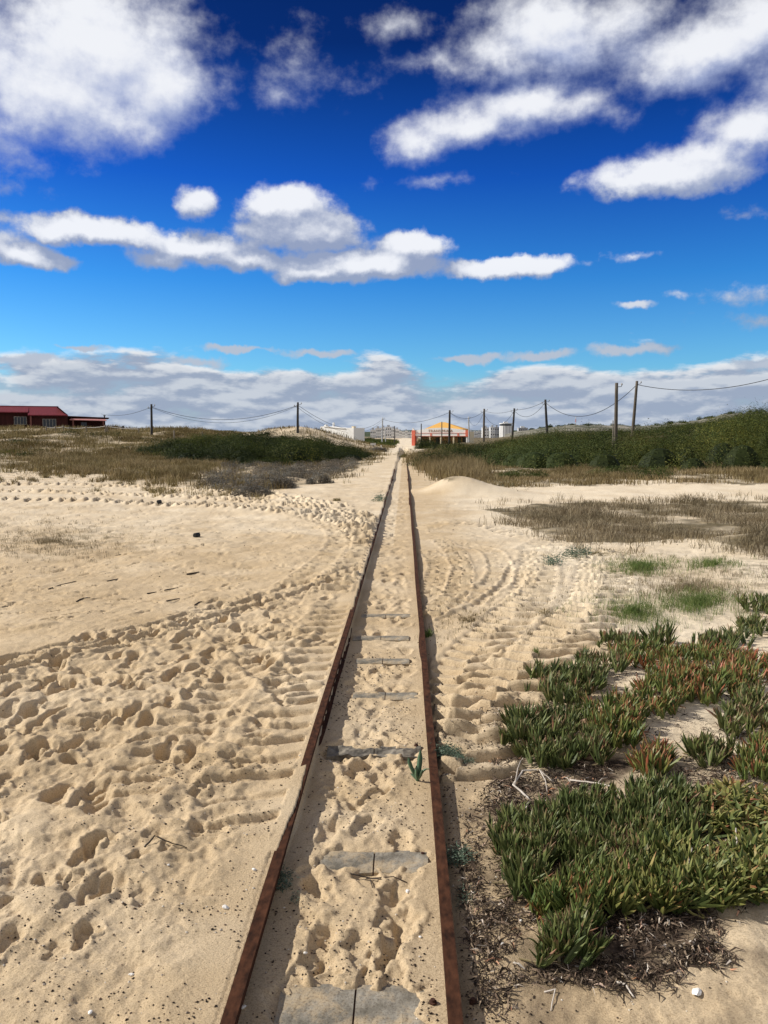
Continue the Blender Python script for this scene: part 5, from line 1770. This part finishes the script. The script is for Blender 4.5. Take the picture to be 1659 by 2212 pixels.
# round tower
d = 880
fx, fz = frame_at(d)
root = empty('apartment_tower', (fx(1094), d + 6, -1))
tag(root, 'round white apartment tower with a dark band below its roof', 'building', 'buildings of the far town')
R0 = (fx(1108) - fx(1080)) / 2
h = fz(914) + 1
MB().tube([(0, 0, 0), (0, 0, h - 2.9)], R0, 20).build('wall', M['town_white'], root)
MB().tube([(0, 0, h - 2.897), (0, 0, h - 0.9)], R0 * .93, 20).build('dark_band', M['dark_glass'], root)
MB().tube([(0, 0, h - .897), (0, 0, h)], R0 * 1.0, 20).build('roof', M['town_white'], root)
MB().box(-R0 * .4, R0 * .3, -2, 2, h + .003, h + 1.5).build('roof_house', M['town_white'], root)
for k in range(5):
    a = -PI / 2 + (k - 2) * 0.5
    MB().box(-0.25, 0.25, -0.12, 0.12, 0.5, h - 3.2).build('rib', M['town_grey'], root).location = (R0 * math.cos(a), R0 * math.sin(a), 0)
# lattice mast
d = 1400
fx, fz = frame_at(d)
root = empty('radio_mast', (fx(1243), d, 5))
tag(root, 'thin red and white lattice mast beyond the hillside', 'mast')
h = fz(899) - 5
for k in range(6):
    z0, z1 = h * k / 6, h * (k + 1) / 6
    w0, w1 = 1.3 * (1 - k / 7), 1.3 * (1 - (k + 1) / 7)
    mb = MB()
    for sx, sy in ((-1, -1), (1, -1), (1, 1), (-1, 1)):
        mb.tube([(sx * w0, sy * w0, z0), (sx * w1, sy * w1, z1)], .16, 5)
    mb.tube([(-w0, -w0, z0), (w1, -w1, z1)], .1, 4)
    mb.tube([(w0, -w0, z0), (-w1, -w1, z1)], .1, 4)
    mb.build('lattice', M['salmon'] if k % 2 == 0 else M['town_white'], root)


# ------------------------------------------------------------------ far hills
def ridge(pp, d, depth, mat, label, seed, res=160, amp=0.06):
    pxs = np.linspace(pp[0][0], pp[-1][0], res)
    pys = np.interp(pxs, [p[0] for p in pp], [p[1] for p in pp])
    fx, fz = frame_at(d)
    V = []
    m_ = 16
    for i, (a, b_) in enumerate(zip(pxs, pys)):
        x, z = fx(a), fz(b_)
        z = z * (1 + amp * float(fbm(np.array([a * 0.06 + seed]), np.array([seed * 1.7]), 4)[0]))
        for j in range(m_):
            t = j / (m_ - 1)
            y = d + (t - 0.55) * depth
            s = math.sin(PI * min(1, t / 1.1)) ** 0.8
            zz = -3 + (z + 3) * s * (1 + 0.12 * float(perlin(np.array([x * 6 / depth + seed]), np.array([y * 6 / depth]))[0]) * (1 - s))
            V.append((x * (y / d), y, zz))
    q = (np.arange(res - 1)[:, None] * m_ + np.arange(m_ - 1)[None, :]).ravel()
    o = np_mesh('hill', V, np.stack([q, q + m_, q + m_ + 1, q + 1], 1), mat, smooth=True)
    return kind(o, 'structure', label, 'hill')


ridge([(-900, 935), (400, 936), (760, 934), (845, 931), (880, 929.5), (930, 929), (1020, 930), (1080, 931), (1300, 927), (1800, 925), (2500, 932)], 4200, 1500, M['hill_green'], 'low distant hills behind the white town', 2.0)
ridge([(1090, 938), (1120, 931), (1160, 927), (1230, 918), (1300, 920), (1420, 919), (1480, 913), (1530, 904), (1560, 897), (1600, 892), (1660, 890), (1800, 888), (2300, 895), (2600, 910)], 520, 240, M['hill_rock'], 'green and rocky slope behind the scrub hillside', 5.0)
# trees along that slope
lumps = []
fx, fz = frame_at(520)
for k in range(230):
    px = rng.uniform(1130, 2200)
    ry = np.interp(px, [1120, 1160, 1230, 1300, 1420, 1480, 1530, 1560, 1600, 1660, 1800, 2300], [931, 927, 918, 920, 919, 912, 903, 895, 890, 888, 886, 893])
    if 1490 < px < 1575 and rng.random() < 0.6:
        continue
    lumps.append((fx(px), 520 + rng.uniform(-25, 25), fz(ry) - rng.uniform(0.3, 3.0), rng.uniform(1.2, 3.0), rng.uniform(1.0, 2.6)))
o = lump_scrub('hillside_woods', lumps, 30, 0.6, M['scrub_dark'], 14)
kind(o, 'stuff', 'dark trees along the far slope behind the hillside scrub', 'woods')

# ------------------------------------------------------------------ light and sky
SUN_EL, SUN_BACK = math.radians(35), math.radians(-11)
to_sun = Vector((-math.cos(SUN_BACK) * math.cos(SUN_EL), -math.sin(SUN_BACK) * math.cos(SUN_EL), math.sin(SUN_EL)))
sl = bpy.data.lights.new('sun', 'SUN')
sl.energy = 4.2
sl.angle = math.radians(0.53)
sl.color = (1.0, 0.945, 0.85)
so = bpy.data.objects.new('sun', sl)
COL.objects.link(so)
so.rotation_euler = to_sun.to_track_quat('Z', 'Y').to_euler()

world = bpy.data.worlds.new('World')
scene.world = world
world.use_nodes = True
WN, WL = world.node_tree.nodes, world.node_tree.links
WN.clear()
outw = WN.new('ShaderNodeOutputWorld')
bg = WN.new('ShaderNodeBackground')
bg.inputs['Strength'].default_value = 0.13
WL.new(bg.outputs[0], outw.inputs['Surface'])
sky = WN.new('ShaderNodeTexSky')
sky.sky_type = 'NISHITA'
sky.sun_disc = False
sky.sun_elevation = SUN_EL
sky.sun_rotation = math.atan2(to_sun.x, to_sun.y)
sky.air_density = 1.0
sky.dust_density = 0.6
sky.ozone_density = 2.5


def wm(op, a, b_=None, c=None, clamp=False):
    n = WN.new('ShaderNodeMath')
    n.operation = op
    n.use_clamp = clamp
    for s, v in zip(n.inputs, (a, b_, c)):
        if v is None:
            continue
        if isinstance(v, (int, float)):
            s.default_value = v
        else:
            WL.new(v, s)
    return n.outputs[0]


def wv(op, a, b_=None, c=None):
    n = WN.new('ShaderNodeVectorMath')
    n.operation = op
    for s, v in zip(n.inputs, (a, b_, c)):
        if v is None:
            continue
        if isinstance(v, tuple):
            s.default_value = v
        else:
            WL.new(v, s)
    return n.outputs['Value'] if op in ('LENGTH', 'DOT_PRODUCT', 'DISTANCE') else n.outputs[0]


def wnoise(vec, scale, detail, rough=0.55, dims='2D'):
    n = WN.new('ShaderNodeTexNoise')
    n.noise_dimensions = dims
    n.inputs['Scale'].default_value = scale
    n.inputs['Detail'].default_value = detail
    n.inputs['Roughness'].default_value = rough
    WL.new(vec, n.inputs['Vector'])
    return n


def wsmooth(v, a, b_):
    n = WN.new('ShaderNodeMapRange')
    n.interpolation_type = 'SMOOTHSTEP'
    n.inputs['From Min'].default_value = a
    n.inputs['From Max'].default_value = b_
    WL.new(v, n.inputs['Value'])
    return n.outputs[0]


def wmix(f, a, b_, mode='MIX'):
    m_ = WN.new('ShaderNodeMix')
    m_.data_type = 'RGBA'
    m_.blend_type = mode
    for s, v in ((m_.inputs[0], f), (m_.inputs[6], a), (m_.inputs[7], b_)):
        if isinstance(v, (int, float)):
            s.default_value = v
        elif isinstance(v, tuple):
            s.default_value = (*v, 1)
        else:
            WL.new(v, s)
    return m_.outputs[2]


tcw = WN.new('ShaderNodeTexCoord')
sx = WN.new('ShaderNodeSeparateXYZ')
WL.new(tcw.outputs['Generated'], sx.inputs[0])
AZ = wm('ARCTAN2', sx.outputs[0], sx.outputs[1])
EL = wm('ARCSINE', sx.outputs[2])
cmb = WN.new('ShaderNodeCombineXYZ')
WL.new(AZ, cmb.inputs[0])
WL.new(EL, cmb.inputs[1])
P0 = cmb.outputs[0]
# billows push the outlines about
w1 = wnoise(P0, 9, 4, 0.6)
w2 = wnoise(P0, 30, 5, 0.62)
wp = wv('MULTIPLY_ADD', w1.outputs['Color'], (0.045, 0.024, 0), (-0.0225, -0.012, 0))
wp2 = wv('MULTIPLY_ADD', w2.outputs['Color'], (0.018, 0.015, 0), (-0.009, -0.0075, 0))
PW = wv('ADD', wv('ADD', P0, wp), wp2)


def azel(px, py):
    d = ray(px, py)
    return math.atan2(d[0], d[1]), math.atan2(d[2], math.hypot(d[0], d[1]))


CLOUDS = [  # direction (as in the 1659 x 2212 frame), half width, half height, weight
    (205, 105, 275, 140, 1.6), (130, 200, 260, 110, 1.4), (345, 180, 145, 88, 1.4), (260, 260, 150, 60, 1.1), (-150, 120, 320, 200, 1.3),
    (640, 130, 90, 70, .42), (720, 190, 90, 40, .38), (860, 55, 80, 32, .5), (620, 210, 60, 40, .34),
    (1180, 60, 190, 110, 1.3), (1080, 120, 130, 60, 1.1), (1330, 50, 170, 90, 1.0), (940, 130, 100, 32, .6), (1150, 225, 200, 55, 1.1), (1010, 270, 180, 52, 1.1), (900, 300, 100, 45, 1.0), (1270, 215, 90, 40, .7),
    (1520, 110, 200, 70, 1.4), (1640, 50, 130, 90, 1.3), (1850, 90, 250, 130, 1.2), (1340, 245, 60, 35, .5),
    (1440, 378, 200, 42, 1.4), (1330, 395, 90, 34, 1.1), (1600, 280, 110, 55, 1.2), (1800, 250, 180, 80, 1.1), (1520, 340, 120, 40, 1.1),
    (424, 444, 44, 36, 1.1), (608, 440, 110, 44, 1.6), (640, 490, 150, 46, 1.5), (700, 520, 110, 30, 1.1), (190, 500, 170, 34, 1.6), (55, 555, 110, 24, 1.4), (-150, 520, 200, 40, 1.4),
    (430, 530, 140, 30, 1.2), (540, 560, 130, 28, 1.1), (340, 560, 90, 22, .7), (770, 570, 210, 38, 1.6), (890, 530, 75, 34, 1.4), (1080, 575, 170, 26, 1.6), (690, 590, 110, 24, 1.3),
    (1365, 550, 50, 16, .45), (1610, 455, 60, 14, .3), (940, 388, 120, 14, .3), (1390, 660, 55, 12, .7), (1480, 636, 40, 14, .5), (1630, 690, 95, 24, .55), (1590, 640, 60, 22, .35),
    (515, 756, 95, 8, .8), (705, 768, 100, 9, .8), (1010, 770, 110, 10, .9), (1170, 770, 80, 12, .9), (1360, 762, 105, 12, .75), (180, 750, 60, 6, .7), (1640, 785, 60, 12, 1.1), (20, 770, 60, 12, .7),
    (100, 775, 80, 12, .8), (400, 780, 90, 12, .7)]


def field(P):
    acc = None
    for px, py, rx_, ry_, w_ in CLOUDS:
        a, e = azel(px, py)
        gr = 1.07 if py < 400 else 1.08
        ix, iy = FPX / rx_ / gr, FPX / ry_ / gr
        q = wv('MULTIPLY_ADD', P, (ix, iy, 0), (-a * ix, -e * iy, 0))
        v = wm('MULTIPLY_ADD', wv('LENGTH', q), -w_, w_)
        acc = v if acc is None else wm('SMOOTH_MAX', acc, v, 0.35)
    return acc


upper = wsmooth(EL, 0.24, 0.33)


def billow(P, sc=1.0):
    n = wnoise(wv('MULTIPLY', P, (1.0, 1.3, 0)), 16 * sc, 9, 0.60)
    n2 = wnoise(wv('MULTIPLY_ADD', P, (1.0, 1.5, 0), (3.1, 1.7, 0)), 44 * sc, 5, 0.55)
    return wm('ADD', wm('MULTIPLY_ADD', n.outputs['Fac'], 1.25, -0.625), wm('MULTIPLY_ADD', n2.outputs['Fac'], 0.34, -0.17))


OFS = (-0.0045, 0.0085, 0)
F0 = field(PW)
F1 = field(wv('ADD', PW, (-0.010, 0.024, 0)))
B0 = billow(P0)
B1 = billow(wv('ADD', P0, OFS))
dens = wm('ADD', F0, wm('MULTIPLY', B0, wm('MULTIPLY_ADD', upper, -0.15, 1.0)))
hi_thr = wm('MULTIPLY_ADD', upper, 0.46, 0.55)
alpha = wsmooth(dens, 0.0, 0.5)
WL.new(hi_thr, alpha.node.inputs['From Max'])
# sunlit billows against shaded undersides
lit = wm('SUBTRACT', F0, F1)
relief = wm('SUBTRACT', B0, B1)
arg = wm('ADD', wm('MULTIPLY_ADD', upper, 0.50, -0.30), wm('MULTIPLY_ADD', dens, 0.50, wm('MULTIPLY', lit, 1.0)))
arg = wm('ADD', arg, wm('MULTIPLY', relief, wm('MULTIPLY_ADD', upper, -0.35, 1.25)))
shade = wsmooth(arg, -0.25, 1.30)
shade = wm('MULTIPLY', shade, wm('MULTIPLY_ADD', wsmooth(EL, 0.10, 0.20), 0.75, 0.25))
ccol = wmix(shade, wmix(wsmooth(EL, 0.10, 0.22), (1.9, 2.35, 3.1), wmix(upper, (1.8, 2.15, 3.1), (2.3, 2.7, 4.0))), (5.3, 5.4, 5.65))
# far layer of cloud above the horizon
def strata(P):
    return wnoise(wv('MULTIPLY', P, (1.0, 3.2, 0)), 8.5, 9, 0.56).outputs['Fac']


bn = strata(P0)
bnb = strata(wv('ADD', P0, (-0.004, 0.006, 0)))
bn2 = wnoise(wv('MULTIPLY', P0, (1.0, 3.0, 0)), 5, 3, 0.5).outputs['Fac']
top = wm('ADD', wm('MULTIPLY_ADD', bn, 0.075, 0.052), wm('MULTIPLY_ADD', bn2, 0.06, -0.030))
edge = wm('SUBTRACT', top, EL)
bank = wsmooth(edge, -0.002, 0.016)
gap = wsmooth(wm('SUBTRACT', wm('MULTIPLY_ADD', bn, 0.8, wm('MULTIPLY', bn2, 0.5)), wm('MULTIPLY', EL, 1.6)), 0.36, 0.54)
bank = wm('MULTIPLY', bank, wm('MULTIPLY_ADD', gap, 0.30, 0.70))
brel = wm('SUBTRACT', bn, bnb)
bs = wsmooth(wm('ADD', wm('MULTIPLY', brel, 2.8), bn), 0.25, 0.85)
bcol = wmix(bs, (1.95, 2.35, 3.1), (3.35, 3.65, 4.1))
rim = wsmooth(edge, 0.034, 0.004)
bcol = wmix(wm('MULTIPLY', rim, wm('MULTIPLY', bs, 0.85)), bcol, (5.3, 5.35, 5.4))

# clear sky: the sky model, deepened as a strong polarising exposure shows it
tint = WN.new('ShaderNodeValToRGB')
te = tint.color_ramp.elements
TINT = [(0.0, (0.60, 0.75, 0.85)), (0.16, (0.27, 0.61, 0.88)), (0.36, (0.095, 0.41, 0.80)), (0.58, (0.028, 0.20, 0.64)), (0.85, (0.010, 0.065, 0.24)), (1.0, (0.010, 0.055, 0.20))]
while len(te) < len(TINT):
    te.new(0.5)
for el_, (p, c) in zip(te, TINT):
    el_.position = p
    el_.color = (*c, 1)
WL.new(wm('MULTIPLY', EL, 2.0, clamp=True), tint.inputs[0])
# unseen sky overhead and behind: kept paler, warm cloud added to lift the shadows
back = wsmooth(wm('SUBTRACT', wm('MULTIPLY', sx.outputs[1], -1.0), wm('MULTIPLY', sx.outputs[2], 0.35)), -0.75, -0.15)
fill_cloud = wm('MULTIPLY', back, wsmooth(wnoise(P0, 2.2, 4).outputs['Fac'], 0.3, 0.6))
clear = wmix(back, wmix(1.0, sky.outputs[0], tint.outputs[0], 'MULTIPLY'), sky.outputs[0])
clear = wmix(wm('MULTIPLY', fill_cloud, 0.8), clear, (4.5, 3.8, 2.9))
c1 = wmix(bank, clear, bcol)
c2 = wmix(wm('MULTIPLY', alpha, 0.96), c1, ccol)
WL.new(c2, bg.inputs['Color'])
world.cycles.sampling_method = 'MANUAL'
world.cycles.sample_map_resolution = 512

scene.view_settings.view_transform = 'Standard'
scene.view_settings.look = 'None'
scene.view_settings.exposure = 0.40
scene.view_settings.gamma = 1.0
scene.cycles.max_bounces = 6
scene.cycles.diffuse_bounces = 3
scene.cycles.transmission_bounces = 3
